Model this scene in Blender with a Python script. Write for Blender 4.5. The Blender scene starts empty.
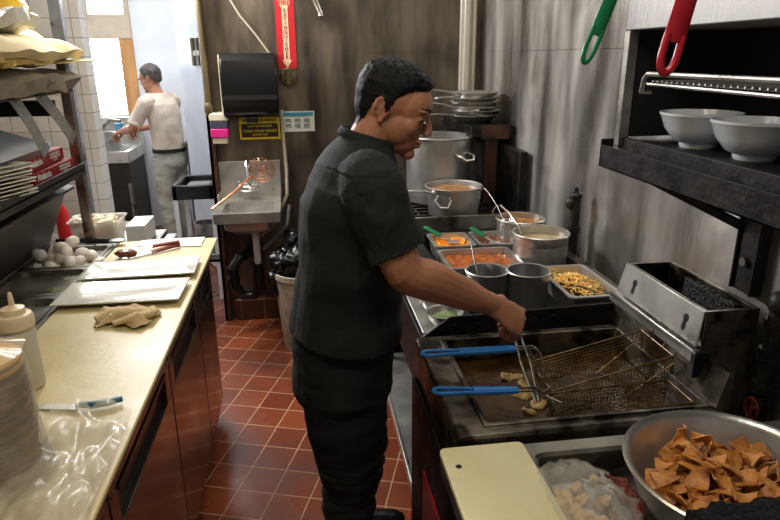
import bpy, bmesh, math, random
from mathutils import Vector, Matrix, Euler, noise
from mathutils.bvhtree import BVHTree
PI = math.pi
R = math.radians
COL = bpy.context.scene.collection
random.seed(7)

# ------------------------------------------------------------------ materials
def rgb(r, g, b):
    f = lambda c: (c/255/12.92) if c/255 <= .04045 else ((c/255+.055)/1.055)**2.4
    return (f(r), f(g), f(b), 1)

def mat(name, c1, c2=None, rough=.5, rough2=None, metal=0, scale=8, detail=4, stretch=(1, 1, 1), bump=0,
        bscale=None, bstretch=None, trans=0, ior=1.45, alpha=1, emit=0, coat=0, sss=0, ramp=(.35, .65), spots=None, spot_scale=20, spot_ramp=(.6, .7)):
    m = bpy.data.materials.new(name)
    m.use_nodes = True
    nt = m.node_tree
    b = nt.nodes['Principled BSDF']
    b.inputs['Roughness'].default_value = rough
    b.inputs['Metallic'].default_value = metal
    b.inputs['IOR'].default_value = ior
    b.inputs['Alpha'].default_value = alpha
    if trans: b.inputs['Transmission Weight'].default_value = trans
    if coat: b.inputs['Coat Weight'].default_value = coat
    if sss:
        b.inputs['Subsurface Weight'].default_value = sss
        b.inputs['Subsurface Radius'].default_value = (.012, .005, .003)
    tc = nt.nodes.new('ShaderNodeTexCoord')
    def nz(sc, st, det):
        mp = nt.nodes.new('ShaderNodeMapping')
        mp.inputs['Scale'].default_value = st
        nt.links.new(tc.outputs['Object'], mp.inputs['Vector'])
        n = nt.nodes.new('ShaderNodeTexNoise')
        n.inputs['Scale'].default_value = sc
        n.inputs['Detail'].default_value = det
        nt.links.new(mp.outputs[0], n.inputs['Vector'])
        return n
    b.inputs['Base Color'].default_value = c1
    col = None
    if c2 or rough2 is not None:
        n = nz(scale, stretch, detail)
        if c2:
            r = nt.nodes.new('ShaderNodeValToRGB')
            r.color_ramp.elements[0].position = ramp[0]; r.color_ramp.elements[1].position = ramp[1]
            r.color_ramp.elements[0].color = c1; r.color_ramp.elements[1].color = c2
            nt.links.new(n.outputs['Fac'], r.inputs['Fac'])
            col = r.outputs['Color']
        if rough2 is not None:
            mr = nt.nodes.new('ShaderNodeMapRange')
            mr.inputs['From Min'].default_value = .3; mr.inputs['From Max'].default_value = .7
            mr.inputs['To Min'].default_value = rough; mr.inputs['To Max'].default_value = rough2
            nt.links.new(n.outputs['Fac'], mr.inputs['Value'])
            nt.links.new(mr.outputs[0], b.inputs['Roughness'])
    if spots:
        n3 = nz(spot_scale, (1, 1, 1), 3)
        r3 = nt.nodes.new('ShaderNodeValToRGB')
        r3.color_ramp.elements[0].position = spot_ramp[0]; r3.color_ramp.elements[1].position = spot_ramp[1]
        nt.links.new(n3.outputs['Fac'], r3.inputs['Fac'])
        mx = nt.nodes.new('ShaderNodeMixRGB')
        nt.links.new(r3.outputs['Color'], mx.inputs['Fac'])
        if col: nt.links.new(col, mx.inputs['Color1'])
        else: mx.inputs['Color1'].default_value = c1
        mx.inputs['Color2'].default_value = spots
        col = mx.outputs['Color']
    if col: nt.links.new(col, b.inputs['Base Color'])
    if bump:
        n2 = nz(bscale or scale*4, bstretch or stretch, 5)
        bp = nt.nodes.new('ShaderNodeBump')
        bp.inputs['Strength'].default_value = bump
        bp.inputs['Distance'].default_value = .01
        nt.links.new(n2.outputs['Fac'], bp.inputs['Height'])
        nt.links.new(bp.outputs[0], b.inputs['Normal'])
    if emit:
        b.inputs['Emission Color'].default_value = c1
        b.inputs['Emission Strength'].default_value = emit
    return m

def tile_mat(name, c1, c2, mortar, size, gap, rot=(0, 0, 0), loc=(0, 0, 0), rough=.35, bump=.4, grime=None, coords='Object', grime_scale=2.0):
    m = bpy.data.materials.new(name); m.use_nodes = True
    nt = m.node_tree; b = nt.nodes['Principled BSDF']
    tc = nt.nodes.new('ShaderNodeTexCoord'); mp = nt.nodes.new('ShaderNodeMapping')
    mp.inputs['Rotation'].default_value = rot; mp.inputs['Location'].default_value = loc
    nt.links.new(tc.outputs[coords], mp.inputs['Vector'])
    br = nt.nodes.new('ShaderNodeTexBrick')
    br.offset = 0; br.squash = 1
    br.inputs['Color1'].default_value = c1; br.inputs['Color2'].default_value = c2
    br.inputs['Mortar'].default_value = mortar
    br.inputs['Scale'].default_value = 1
    br.inputs['Mortar Size'].default_value = gap
    br.inputs['Mortar Smooth'].default_value = .2
    br.inputs['Brick Width'].default_value = size; br.inputs['Row Height'].default_value = size
    nt.links.new(mp.outputs[0], br.inputs['Vector'])
    out = br.outputs['Color']
    n = nt.nodes.new('ShaderNodeTexNoise'); n.inputs['Scale'].default_value = grime_scale; n.inputs['Detail'].default_value = 6
    nt.links.new(tc.outputs['Object'], n.inputs['Vector'])
    if grime:
        r = nt.nodes.new('ShaderNodeValToRGB')
        r.color_ramp.elements[0].position = .42; r.color_ramp.elements[1].position = .72
        r.color_ramp.elements[0].color = (0, 0, 0, 1); r.color_ramp.elements[1].color = (.8, .8, .8, 1)
        nt.links.new(n.outputs['Fac'], r.inputs['Fac'])
        mx = nt.nodes.new('ShaderNodeMixRGB'); mx.inputs['Color2'].default_value = grime
        nt.links.new(r.outputs['Color'], mx.inputs['Fac']); nt.links.new(out, mx.inputs['Color1'])
        out = mx.outputs['Color']
    nt.links.new(out, b.inputs['Base Color'])
    mr = nt.nodes.new('ShaderNodeMapRange')
    mr.inputs['From Min'].default_value = .3; mr.inputs['From Max'].default_value = .7
    mr.inputs['To Min'].default_value = rough*.7; mr.inputs['To Max'].default_value = rough*1.4
    nt.links.new(n.outputs['Fac'], mr.inputs['Value']); nt.links.new(mr.outputs[0], b.inputs['Roughness'])
    bp = nt.nodes.new('ShaderNodeBump'); bp.inputs['Strength'].default_value = bump; bp.inputs['Distance'].default_value = .002
    bp.invert = True
    nt.links.new(br.outputs['Fac'], bp.inputs['Height']); nt.links.new(bp.outputs[0], b.inputs['Normal'])
    return m

M = {}
T18 = R(18.2)
M['floor'] = tile_mat('quarry_tile', rgb(146, 74, 45), rgb(118, 56, 34), rgb(206, 166, 128), .1565, .0028, rot=(0, 0, T18), loc=(-.071, -.004, 0), rough=.30, grime=rgb(58, 26, 18), bump=.5)
M['cove'] = tile_mat('cove_tile', rgb(90, 46, 30), rgb(74, 36, 24), rgb(120, 100, 84), .155, .003, rot=(R(90), 0, 0), rough=.4, grime=rgb(40, 26, 20))
M['walltile'] = tile_mat('cream_wall_tile', rgb(234, 230, 220), rgb(226, 221, 210), rgb(150, 143, 134), .108, .0025, rot=(R(90), 0, 0), rough=.25, grime=rgb(180, 165, 140))
M['backsteel'] = mat('smoky_steel', rgb(70, 63, 55), rgb(124, 113, 98), rough=.32, rough2=.48, metal=.65, scale=5, stretch=(1.6, 1.6, .35), detail=6, bump=.12, bscale=60, bstretch=(1.5, 1.5, .12), spots=rgb(66, 58, 50), spot_scale=2.2, spot_ramp=(.5, .72))
M['rightsteel'] = mat('brushed_wall_steel', rgb(112, 108, 102), rgb(226, 222, 214), rough=.24, rough2=.42, metal=.72, scale=3.2, stretch=(1.5, 1.5, .3), detail=6, bump=.16, bscale=70, bstretch=(1.5, 1.5, .08), spots=rgb(128, 122, 114), spot_scale=3.0, spot_ramp=(.56, .78))  # pale vertical streaks put part of the wall's bright reflections into the colour
M['facia'] = mat('facia_steel', rgb(120, 117, 112), rgb(150, 146, 140), rough=.4, rough2=.5, metal=.5, scale=4, stretch=(2, 2, .3), bump=.1, bscale=60)
M['steel'] = mat('stainless_steel', rgb(182, 180, 174), rgb(208, 205, 198), rough=.26, rough2=.38, metal=.82, scale=10, bump=.05, bscale=80)
M['dullsteel'] = mat('worn_stainless', rgb(112, 108, 100), rgb(158, 153, 142), rough=.34, rough2=.5, metal=.9, scale=7, detail=6, bump=.1, spots=rgb(70, 62, 52), spot_scale=6)
M['pansteel'] = mat('pan_aluminium', rgb(170, 168, 165), rgb(200, 198, 194), rough=.33, rough2=.45, metal=.9, scale=9, bump=.06)
M['chrome'] = mat('chrome', rgb(225, 225, 225), rough=.1, metal=1)
M['greasysteel'] = mat('greasy_steel', rgb(86, 80, 70), rgb(120, 112, 98), rough=.26, rough2=.5, metal=.85, scale=14, detail=7, bump=.2, bscale=40, spots=rgb(44, 36, 27), spot_scale=12, spot_ramp=(.48, .6))
M['blacksteel'] = mat('blackened_steel', rgb(20, 18, 17), rgb(42, 38, 35), rough=.38, rough2=.6, metal=.6, scale=16, detail=7, bump=.2, spots=rgb(74, 66, 56), spot_scale=26, spot_ramp=(.62, .75))
M['doorsteel'] = mat('polished_door_steel', rgb(130, 120, 112), rgb(112, 102, 95), rough=.11, rough2=.2, metal=.95, scale=5, bump=.03, bscale=6)
M['lidsteel'] = mat('dark_lid_steel', rgb(52, 48, 44), rgb(68, 63, 57), rough=.45, rough2=.6, metal=.7, scale=6, detail=6, bump=.05)
M['black'] = mat('black_plastic', rgb(16, 16, 17), rough=.28)
M['soot'] = mat('soot_black', rgb(9, 9, 9), rgb(20, 18, 17), rough=.75, scale=20)
M['grit'] = mat('burnt_crumbs', rgb(10, 9, 9), rgb(46, 42, 40), rough=.6, scale=90, bump=1, bscale=120)
M['iron'] = mat('black_iron', rgb(26, 24, 23), rgb(54, 48, 42), rough=.42, metal=.3, scale=30, bump=.3)
M['boardwhite'] = mat('worn_board_plastic', rgb(190, 170, 118), rgb(206, 192, 146), rough=.36, rough2=.5, scale=3.5, detail=7, bump=.08, bscale=50, spots=rgb(190, 170, 116), spot_scale=5, spot_ramp=(.55, .8))
M['cutboard'] = mat('cream_board_plastic', rgb(206, 194, 146), rgb(216, 206, 164), rough=.42, scale=6, detail=7, bump=.1, bscale=60, spots=rgb(182, 164, 110), spot_scale=14, spot_ramp=(.64, .76))
M['porcelain'] = mat('white_porcelain', rgb(206, 205, 190), rough=.12, coat=.5)
M['bowlwhite'] = mat('white_stoneware', rgb(215, 218, 220), rgb(226, 228, 230), rough=.22, coat=.3, spots=rgb(120, 112, 104), spot_scale=40, spot_ramp=(.74, .78))
M['egg'] = mat('eggshell', rgb(218, 208, 198), rgb(228, 220, 212), rough=.5, scale=30)
M['paper'] = mat('white_paper', rgb(226, 222, 208), rough=.7)
M['redbox'] = mat('red_carton', rgb(136, 18, 20), rgb(112, 12, 16), rough=.4, scale=10)
M['white'] = mat('white_paint', rgb(226, 229, 234), rgb(214, 217, 222), rough=.55, scale=3)
M['doorpaint'] = mat('white_door_paint', rgb(214, 220, 230), rgb(200, 207, 220), rough=.4, scale=3, detail=6)
M['beige'] = mat('beige_frame_paint', rgb(196, 180, 158), rgb(180, 164, 142), rough=.6, scale=6)
M['wood'] = mat('pine_wood', rgb(200, 150, 96), rgb(172, 122, 74), rough=.6, scale=6, stretch=(4, 4, .5), detail=6)
M['greypost'] = mat('grey_metal_angle', rgb(128, 132, 140), rgb(160, 164, 170), rough=.45, metal=.6, scale=12, detail=6, spots=rgb(96, 88, 80), spot_scale=14)
M['brownpost'] = mat('stained_post_steel', rgb(92, 72, 60), rgb(150, 138, 124), rough=.4, metal=.7, scale=9, detail=6, spots=rgb(50, 36, 30), spot_scale=10)
M['pillar'] = mat('ceiling_paint', rgb(190, 184, 172), rough=.7)
M['shirt'] = mat('dark_green_cotton', rgb(16, 23, 19), rgb(10, 14, 12), rough=.85, scale=6, bump=.25, bscale=260, detail=3)
M['pants'] = mat('black_work_cotton', rgb(22, 24, 20), rgb(15, 16, 15), rough=.8, scale=6, bump=.2, bscale=220, spots=rgb(52, 60, 48), spot_scale=60, spot_ramp=(.74, .78))
M['skin'] = mat('skin', rgb(168, 114, 84), rgb(150, 98, 70), rough=.55, scale=14, sss=.12, bump=.08, bscale=160)
M['skin2'] = mat('skin_light', rgb(186, 132, 104), rgb(170, 116, 90), rough=.5, scale=14, sss=.1)
M['hair'] = mat('black_hair', rgb(7, 6, 6), rgb(13, 11, 10), rough=.62, ior=1.3, scale=60, stretch=(1, 1, 1), bump=.35, bscale=180)
M['hair2'] = mat('greying_dark_hair', rgb(44, 36, 32), rgb(84, 74, 68), rough=.5, scale=60, bump=.6, bscale=120)
M['shoe'] = mat('black_shoe_leather', rgb(16, 16, 17), rough=.4, bump=.1)
M['tshirt'] = mat('cream_tshirt', rgb(214, 200, 184), rgb(202, 186, 168), rough=.85, scale=5, bump=.2, bscale=120)
M['jeans'] = mat('faded_jeans', rgb(150, 150, 142), rgb(176, 174, 162), rough=.85, scale=7, detail=6, bump=.3, bscale=200)
M['belt'] = mat('black_belt', rgb(24, 22, 22), rough=.5)
M['eyewhite'] = mat('eye_white', rgb(190, 180, 170), rough=.2)
M['iris'] = mat('dark_iris', rgb(24, 16, 12), rough=.15)
M['lip'] = mat('lip_tone', rgb(140, 78, 64), rough=.45)
M['bluegrip'] = mat('blue_grip', rgb(20, 92, 160), rgb(26, 104, 172), rough=.4, scale=20)
M['teal'] = mat('teal_knife_grip', rgb(22, 84, 104), rough=.4)
M['redgrip'] = mat('red_grip', rgb(186, 30, 44), rgb(166, 24, 36), rough=.35, scale=16)
M['greengrip'] = mat('green_grip', rgb(18, 120, 72), rgb(14, 104, 62), rough=.35, scale=16)
M['tongred'] = mat('dull_red_grip', rgb(122, 44, 34), rough=.45)
M['oil'] = mat('dark_frying_oil', rgb(40, 25, 9), rgb(72, 48, 18), rough=.08, rough2=.2, scale=14, detail=6, bump=.25, bscale=30)
M['foodfry'] = mat('golden_batter', rgb(176, 146, 84), rgb(112, 78, 34), rough=.5, scale=40, bump=.8, bscale=60)
M['chip'] = mat('fried_tortilla', rgb(214, 148, 74), rgb(176, 106, 44), rough=.42, scale=18, detail=5, bump=.5, bscale=70, spots=rgb(120, 58, 18), spot_scale=30, spot_ramp=(.6, .75))
M['wire'] = mat('basket_wire', rgb(150, 128, 92), rgb(96, 76, 50), rough=.35, metal=.85, scale=30)
M['soup'] = mat('tan_soup', rgb(172, 122, 66), rgb(140, 92, 46), rough=.25, scale=30, bump=.4, bscale=60)
M['cream'] = mat('pale_sauce', rgb(178, 158, 118), rgb(196, 178, 140), rough=.25, scale=20, bump=.3, bscale=50)
M['orange'] = mat('orange_sauce', rgb(226, 118, 24), rgb(240, 168, 56), rough=.25, scale=30, bump=.4, bscale=60, detail=5, ramp=(.45, .6))
M['bean'] = mat('brown_beans', rgb(84, 42, 20), rgb(128, 66, 28), rough=.3, scale=60, bump=.8, bscale=80)
M['redsauce'] = mat('red_salsa', rgb(188, 104, 48), rgb(132, 66, 30), rough=.3, scale=40, bump=.6, bscale=60)
M['darkliquid'] = mat('dark_broth', rgb(34, 24, 18), rough=.1)
M['cheese'] = mat('shredded_cheese', rgb(240, 186, 84), rgb(248, 212, 130), rough=.5, scale=30)
M['lettuce'] = mat('shredded_lettuce', rgb(140, 150, 70), rgb(186, 188, 110), rough=.5, scale=20)
M['greens'] = mat('chopped_greens', rgb(66, 96, 40), rgb(150, 166, 110), rough=.5, scale=30)
M['tomato'] = mat('diced_tomato', rgb(132, 34, 24), rgb(96, 20, 16), rough=.35, scale=30)
M['cloth'] = mat('tan_rag', rgb(212, 188, 146), rgb(196, 170, 128), rough=.9, scale=10, bump=.3, bscale=200)
M['creamcloth'] = mat('cream_cloth', rgb(226, 208, 160), rgb(214, 194, 144), rough=.9, scale=6, bump=.3, bscale=100)
M['greycloth'] = mat('grey_towel', rgb(140, 130, 112), rgb(120, 110, 94), rough=.95, scale=30, bump=.5, bscale=200)
M['strap'] = mat('grey_webbing', rgb(142, 142, 138), rgb(118, 118, 116), rough=.8, scale=80, bump=.4, bscale=300)
M['gold'] = mat('gold_wrapper', rgb(206, 172, 84), rgb(226, 200, 120), rough=.3, metal=.3, scale=20, bump=.6, bscale=30)
M['yellow'] = mat('yellow_plastic', rgb(240, 190, 40), rgb(250, 210, 80), rough=.4, scale=10)
M['cloudbag'] = mat('whitish_bag', rgb(208, 208, 200), rgb(186, 188, 182), rough=.4, scale=10, bump=.4, bscale=30)
M['film'] = mat('clear_plastic_film', rgb(236, 226, 200), rough=.24, trans=.0, alpha=.20, coat=.0, bump=.4, bscale=9, ior=1.5)
M['bagfilm'] = mat('thin_clear_bag', rgb(248, 244, 232), rough=.14, alpha=.12, coat=.4, bump=.6, bscale=16)
M['tubplastic'] = mat('translucent_tub', rgb(232, 226, 216), rough=.2, alpha=.42)
M['bottle'] = mat('cloudy_bottle', rgb(206, 200, 184), rough=.35, sss=.0)
M['capcream'] = mat('bottle_cap', rgb(224, 204, 170), rough=.4)
M['bread'] = mat('browned_tortilla', rgb(140, 92, 50), rgb(78, 46, 26), rough=.7, scale=16, bump=.4)
M['breadtop'] = mat('pale_tortilla', rgb(220, 180, 116), rgb(204, 160, 96), rough=.7, scale=16)
M['navy'] = mat('navy_label', rgb(26, 34, 50), rough=.4)
M['cauli'] = mat('white_florets', rgb(232, 222, 198), rgb(214, 202, 172), rough=.6, scale=40, bump=.7, bscale=60)
M['salmon'] = mat('pinkish_food', rgb(206, 130, 96), rgb(222, 156, 120), rough=.5, scale=20)
M['meat'] = mat('dark_red_meat', rgb(112, 46, 36), rgb(84, 28, 24), rough=.35, scale=40, bump=.6)
M['potato'] = mat('tan_food_pieces', rgb(206, 172, 118), rgb(186, 146, 92), rough=.5, scale=30, bump=.4)
M['blackbag'] = mat('black_bin_liner', rgb(10, 10, 11), rough=.18, bump=1, bscale=26)
M['bin'] = mat('scuffed_bin', rgb(190, 180, 162), rgb(158, 146, 128), rough=.6, scale=14, detail=7, spots=rgb(110, 92, 72), spot_scale=30, spot_ramp=(.6, .75))
M['pvc'] = mat('white_pvc', rgb(206, 202, 194), rough=.4)
M['blackpipe'] = mat('black_rubber_pipe', rgb(20, 19, 19), rough=.3, spots=rgb(60, 50, 42), spot_scale=20)
M['copper'] = mat('copper_wire', rgb(204, 130, 92), rough=.25, metal=.9)
M['signred'] = mat('sign_red', rgb(196, 28, 40), rough=.4)
M['signarrow'] = mat('sign_arrow_peach', rgb(244, 196, 158), rough=.45)
M['signink'] = mat('sign_dark_ink', rgb(70, 26, 14), rough=.5)
M['signyellow'] = mat('sign_yellow', rgb(222, 194, 30), rough=.45)
M['signblack'] = mat('sign_black', rgb(34, 28, 12), rough=.45)
M['signblue'] = mat('sign_teal', rgb(48, 138, 158), rough=.45)
M['signpaper'] = mat('sign_white', rgb(206, 212, 206), rough=.5)
M['signgrey'] = mat('sign_grey_print', rgb(130, 136, 138), rough=.5)
M['pink'] = mat('pink_soap', rgb(214, 40, 128), rough=.25)
M['soapgrey'] = mat('grey_soap_cover', rgb(70, 74, 88), rough=.3)
M['creamplastic'] = mat('cream_plastic', rgb(214, 204, 180), rough=.45)
M['conduit'] = mat('cream_cable', rgb(188, 178, 156), rough=.4)
M['whitepipe'] = mat('bright_pipe', rgb(214, 206, 190), rough=.35, metal=.3)
M['bronze'] = mat('tarnished_brass', rgb(110, 98, 74), rough=.45, metal=.6)
M['brownlabel'] = mat('rusty_frame', rgb(96, 62, 44), rgb(54, 40, 34), rough=.5, metal=.4, scale=10, detail=6)
M['glassout'] = mat('window_glass', (1, 1, 1, 1), rough=0, trans=1, ior=1.02, alpha=.15)
M['redflag'] = mat('red_fabric', rgb(206, 30, 36), rough=.6)
M['darkgreen'] = mat('dark_green_laminate', rgb(70, 80, 72), rough=.4)
M['bluesponge'] = mat('blue_cup', rgb(70, 150, 190), rough=.4)
M['lamp'] = mat('lamp_diffuser', (1, .96, .88, 1), emit=3)
M['blackcloth'] = mat('black_towelling', rgb(14, 15, 16), rgb(46, 50, 54), rough=.9, scale=120, bump=1, bscale=160, ramp=(.5, .75))
M['whitetoilet'] = mat('white_carton', rgb(222, 224, 226), rough=.6)

# ------------------------------------------------------------------ mesh helpers
class MB:
    def __init__(self): self.bm = bmesh.new()
    def face(self, vs):
        try: return self.bm.faces.new(vs)
        except ValueError: return None
    def rings(self, rings, cap0=True, cap1=True, closed=False):
        vs = [[self.bm.verts.new(p) for p in r] for r in rings]
        n = len(vs[0]); m = len(vs)
        for i in range(m if closed else m-1):
            a, b = vs[i], vs[(i+1) % m]
            for j in range(n):
                self.face((a[j], a[(j+1) % n], b[(j+1) % n], b[j]))
        if not closed:
            if cap0: self.face(list(reversed(vs[0])))
            if cap1: self.face(vs[-1])
        return self
    def box(self, x0, x1, y0, y1, z0, z1, mx=None):
        P = [(x0, y0), (x1, y0), (x1, y1), (x0, y1)]
        lo = [Vector((x, y, z0)) for x, y in P]; hi = [Vector((x, y, z1)) for x, y in P]
        if mx: lo = [mx @ v for v in lo]; hi = [mx @ v for v in hi]
        return self.rings([lo, hi])
    def prism(self, pts, d):
        d = Vector(d); a = [Vector(p) for p in pts]
        return self.rings([a, [p+d for p in a]])
    def cyl(self, p0, p1, r, r1=None, n=16):
        return self.tube([p0, p1], [r, r if r1 is None else r1], n)
    def tube(self, pts, r, n=8, closed=False, flat=None, ref=None):
        pts = [Vector(p) for p in pts]; m = len(pts)
        rs = r if isinstance(r, (list, tuple)) else [r]*m
        rings = []; nrm = None
        for i, p in enumerate(pts):
            if closed: t = (pts[(i+1) % m]-pts[i-1]).normalized()
            else: t = (pts[min(i+1, m-1)]-pts[max(i-1, 0)]).normalized()
            if nrm is None:
                a = Vector(ref) if ref else (Vector((0, 0, 1)) if abs(t.z) < .9 else Vector((1, 0, 0)))
                nrm = (a - t*a.dot(t)).normalized()
            else:
                nn = nrm - t*nrm.dot(t)
                nrm = nn.normalized() if nn.length > 1e-6 else nrm
            bi = t.cross(nrm)
            rr = rs[i]
            ra, rb = rr if isinstance(rr, (list, tuple)) else (rr, rr)
            if flat: rb = rb*flat
            rings.append([p + nrm*math.cos(2*PI*k/n)*ra + bi*math.sin(2*PI*k/n)*rb for k in range(n)])
        return self.rings(rings, closed=closed)
    def lathe(self, prof, c=(0, 0, 0), n=32, mx=None):
        c = Vector(c); rings = []
        for r, z in prof:
            r = max(r, 1e-4)
            ring = [c+Vector((r*math.cos(2*PI*k/n), r*math.sin(2*PI*k/n), z)) for k in range(n)]
            if mx: ring = [mx @ v for v in ring]
            rings.append(ring)
        return self.rings(rings)
    def ell(self, c, r, rot=None, n=14, m=9):
        c = Vector(c); rings = []
        for i in range(m+1):
            th = PI*i/m; zr = -math.cos(th); rr = max(math.sin(th), .02)
            ring = []
            for k in range(n):
                v = Vector((r[0]*rr*math.cos(2*PI*k/n), r[1]*rr*math.sin(2*PI*k/n), r[2]*zr))
                if rot: v = rot @ v
                ring.append(c+v)
            rings.append(ring)
        return self.rings(rings)
    def sheet(self, fn, nu, nv, th=.002):
        g = [[Vector(fn(i/nu, j/nv)) for j in range(nv+1)] for i in range(nu+1)]
        nr = [[None]*(nv+1) for _ in range(nu+1)]
        for i in range(nu+1):
            for j in range(nv+1):
                du = g[min(i+1, nu)][j]-g[max(i-1, 0)][j]; dv = g[i][min(j+1, nv)]-g[i][max(j-1, 0)]
                q = du.cross(dv)
                nr[i][j] = q.normalized() if q.length > 1e-9 else Vector((0, 0, 1))
        A = [[self.bm.verts.new(g[i][j]+nr[i][j]*th/2) for j in range(nv+1)] for i in range(nu+1)]
        B = [[self.bm.verts.new(g[i][j]-nr[i][j]*th/2) for j in range(nv+1)] for i in range(nu+1)]
        for i in range(nu):
            for j in range(nv):
                self.face((A[i][j], A[i+1][j], A[i+1][j+1], A[i][j+1]))
                self.face((B[i][j], B[i][j+1], B[i+1][j+1], B[i+1][j]))
        for i in range(nu):
            self.face((A[i][0], B[i][0], B[i+1][0], A[i+1][0]))
            self.face((A[i][nv], A[i+1][nv], B[i+1][nv], B[i][nv]))
        for j in range(nv):
            self.face((A[0][j], A[0][j+1], B[0][j+1], B[0][j]))
            self.face((A[nu][j], B[nu][j], B[nu][j+1], A[nu][j+1]))
        return self
    def xf(self, mx):
        self.bm.transform(mx); return self
    def jitter(self, amp, sc, seed=0):
        for v in self.bm.verts:
            n = noise.noise_vector(v.co*sc+Vector((seed, seed*2, 0)))
            v.co += n*amp
        return self

W = {}
def _mesh(name, bm, m, smooth=35):
    bm.normal_update()
    bmesh.ops.recalc_face_normals(bm, faces=bm.faces)
    for f in bm.faces: f.smooth = True
    a = R(smooth)
    for e in bm.edges:
        if len(e.link_faces) == 2 and e.calc_face_angle(0) > a: e.smooth = False
    me = bpy.data.meshes.new(name); bm.to_mesh(me); bm.free()
    me.materials.append(m)
    return me
def wp(o):
    return W.get(o.name, Vector((0, 0, 0)))
def thing(name, label, cat, loc=(0, 0, 0), group=None):
    o = bpy.data.objects.new(name, None); COL.objects.link(o)
    o.location = loc; o.empty_display_size = .05
    o['label'] = label; o['category'] = cat
    if group: o['group'] = group
    W[o.name] = Vector(loc)
    return o
def part(name, mb, m, parent, bevel=0, smooth=35, label=None, kind=None):
    org = wp(parent)
    mb.bm.transform(Matrix.Translation(-org))
    o = bpy.data.objects.new(name, _mesh(name, mb.bm, m, smooth)); COL.objects.link(o)
    o.parent = parent
    W[o.name] = org
    if bevel:
        bv = o.modifiers.new('bevel', 'BEVEL'); bv.width = bevel; bv.segments = 2; bv.limit_method = 'ANGLE'; bv.angle_limit = R(40)
    if label: o['label'] = label
    if kind: o['kind'] = kind
    return o
def single(name, mb, m, label=None, cat=None, group=None, kind=None, bevel=0, smooth=35):
    bm = mb.bm
    xs = [v.co for v in bm.verts]
    mn = Vector([min(v[i] for v in xs) for i in range(3)]); mxx = Vector([max(v[i] for v in xs) for i in range(3)])
    c = Vector(((mn.x+mxx.x)/2, (mn.y+mxx.y)/2, mn.z))
    if kind == 'structure': c = Vector((0, 0, 0))
    bm.transform(Matrix.Translation(-c))
    o = bpy.data.objects.new(name, _mesh(name, bm, m, smooth)); COL.objects.link(o)
    o.location = c; W[o.name] = c
    if label: o['label'] = label
    if cat: o['category'] = cat
    if group: o['group'] = group
    if kind: o['kind'] = kind
    if bevel:
        bv = o.modifiers.new('bevel', 'BEVEL'); bv.width = bevel; bv.segments = 2; bv.limit_method = 'ANGLE'; bv.angle_limit = R(40)
    return o
def struct(name, mb, m, bevel=0):
    return single(name, mb, m, kind='structure', bevel=bevel)
def dup(root, loc=None, rot=None, label=None, group=None):
    r = root.copy(); COL.objects.link(r)
    if loc is not None: r.location = loc
    if rot is not None: r.rotation_euler = rot
    if label: r['label'] = label
    if group: r['group'] = group
    for ch in list(root.children):
        c = ch.copy(); COL.objects.link(c); c.parent = r
        for g in ch.children:
            d = g.copy(); COL.objects.link(d); d.parent = c
    return r
def text_mb(s, size, mx, depth=.0008, bold=.022):
    cu = bpy.data.curves.new('lettering', 'FONT'); cu.body = s; cu.size = size
    cu.align_x = 'CENTER'; cu.align_y = 'CENTER'; cu.extrude = depth; cu.offset = bold*size
    o = bpy.data.objects.new('lettering', cu); COL.objects.link(o)
    dg = bpy.context.evaluated_depsgraph_get()
    me = bpy.data.meshes.new_from_object(o.evaluated_get(dg))
    bm = bmesh.new(); bm.from_mesh(me); bm.transform(mx)
    bpy.data.objects.remove(o); bpy.data.curves.remove(cu); bpy.data.meshes.remove(me)
    mb = MB(); mb.bm.free(); mb.bm = bm
    return mb
def merge(a, b):
    me = bpy.data.meshes.new('t'); b.bm.to_mesh(me); a.bm.from_mesh(me); bpy.data.meshes.remove(me); b.bm.free()
    return a
def remesh(mb, voxel, smooth=2, fac=.5):
    bmesh.ops.recalc_face_normals(mb.bm, faces=mb.bm.faces)
    me = bpy.data.meshes.new('t'); mb.bm.to_mesh(me); mb.bm.free()
    o = bpy.data.objects.new('t', me); COL.objects.link(o)
    r = o.modifiers.new('r', 'REMESH'); r.mode = 'VOXEL'; r.voxel_size = voxel
    if smooth:
        s = o.modifiers.new('s', 'SMOOTH'); s.iterations = smooth; s.factor = fac
    dg = bpy.context.evaluated_depsgraph_get()
    m2 = bpy.data.meshes.new_from_object(o.evaluated_get(dg))
    out = MB(); out.bm.from_mesh(m2)
    bpy.data.objects.remove(o); bpy.data.meshes.remove(me); bpy.data.meshes.remove(m2)
    return out
def fold(mb, amp, freq, seed=0, zone=None):
    mb.bm.normal_update()
    for v in mb.bm.verts:
        p = v.co
        k = 1 if zone is None else zone(p)
        if k <= 0: continue
        n = noise.noise(Vector((p.x*freq[0]+seed, p.y*freq[1], p.z*freq[2])))
        n2 = noise.noise(Vector((p.x*freq[0]*2.3, p.y*freq[1]*2.3+seed, p.z*freq[2]*2.3)))
        v.co = p + v.normal*(amp*k*(n+.4*n2))
    return mb
def frame(o, ex, ey, ez):
    return Matrix(((ex[0], ey[0], ez[0], o[0]), (ex[1], ey[1], ez[1], o[1]), (ex[2], ey[2], ez[2], o[2]), (0, 0, 0, 1)))
def arc(c, r, a0, a1, n, u, v):
    c, u, v = Vector(c), Vector(u), Vector(v)
    return [c+u*math.cos(a0+(a1-a0)*i/n)*r+v*math.sin(a0+(a1-a0)*i/n)*r for i in range(n+1)]
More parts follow.
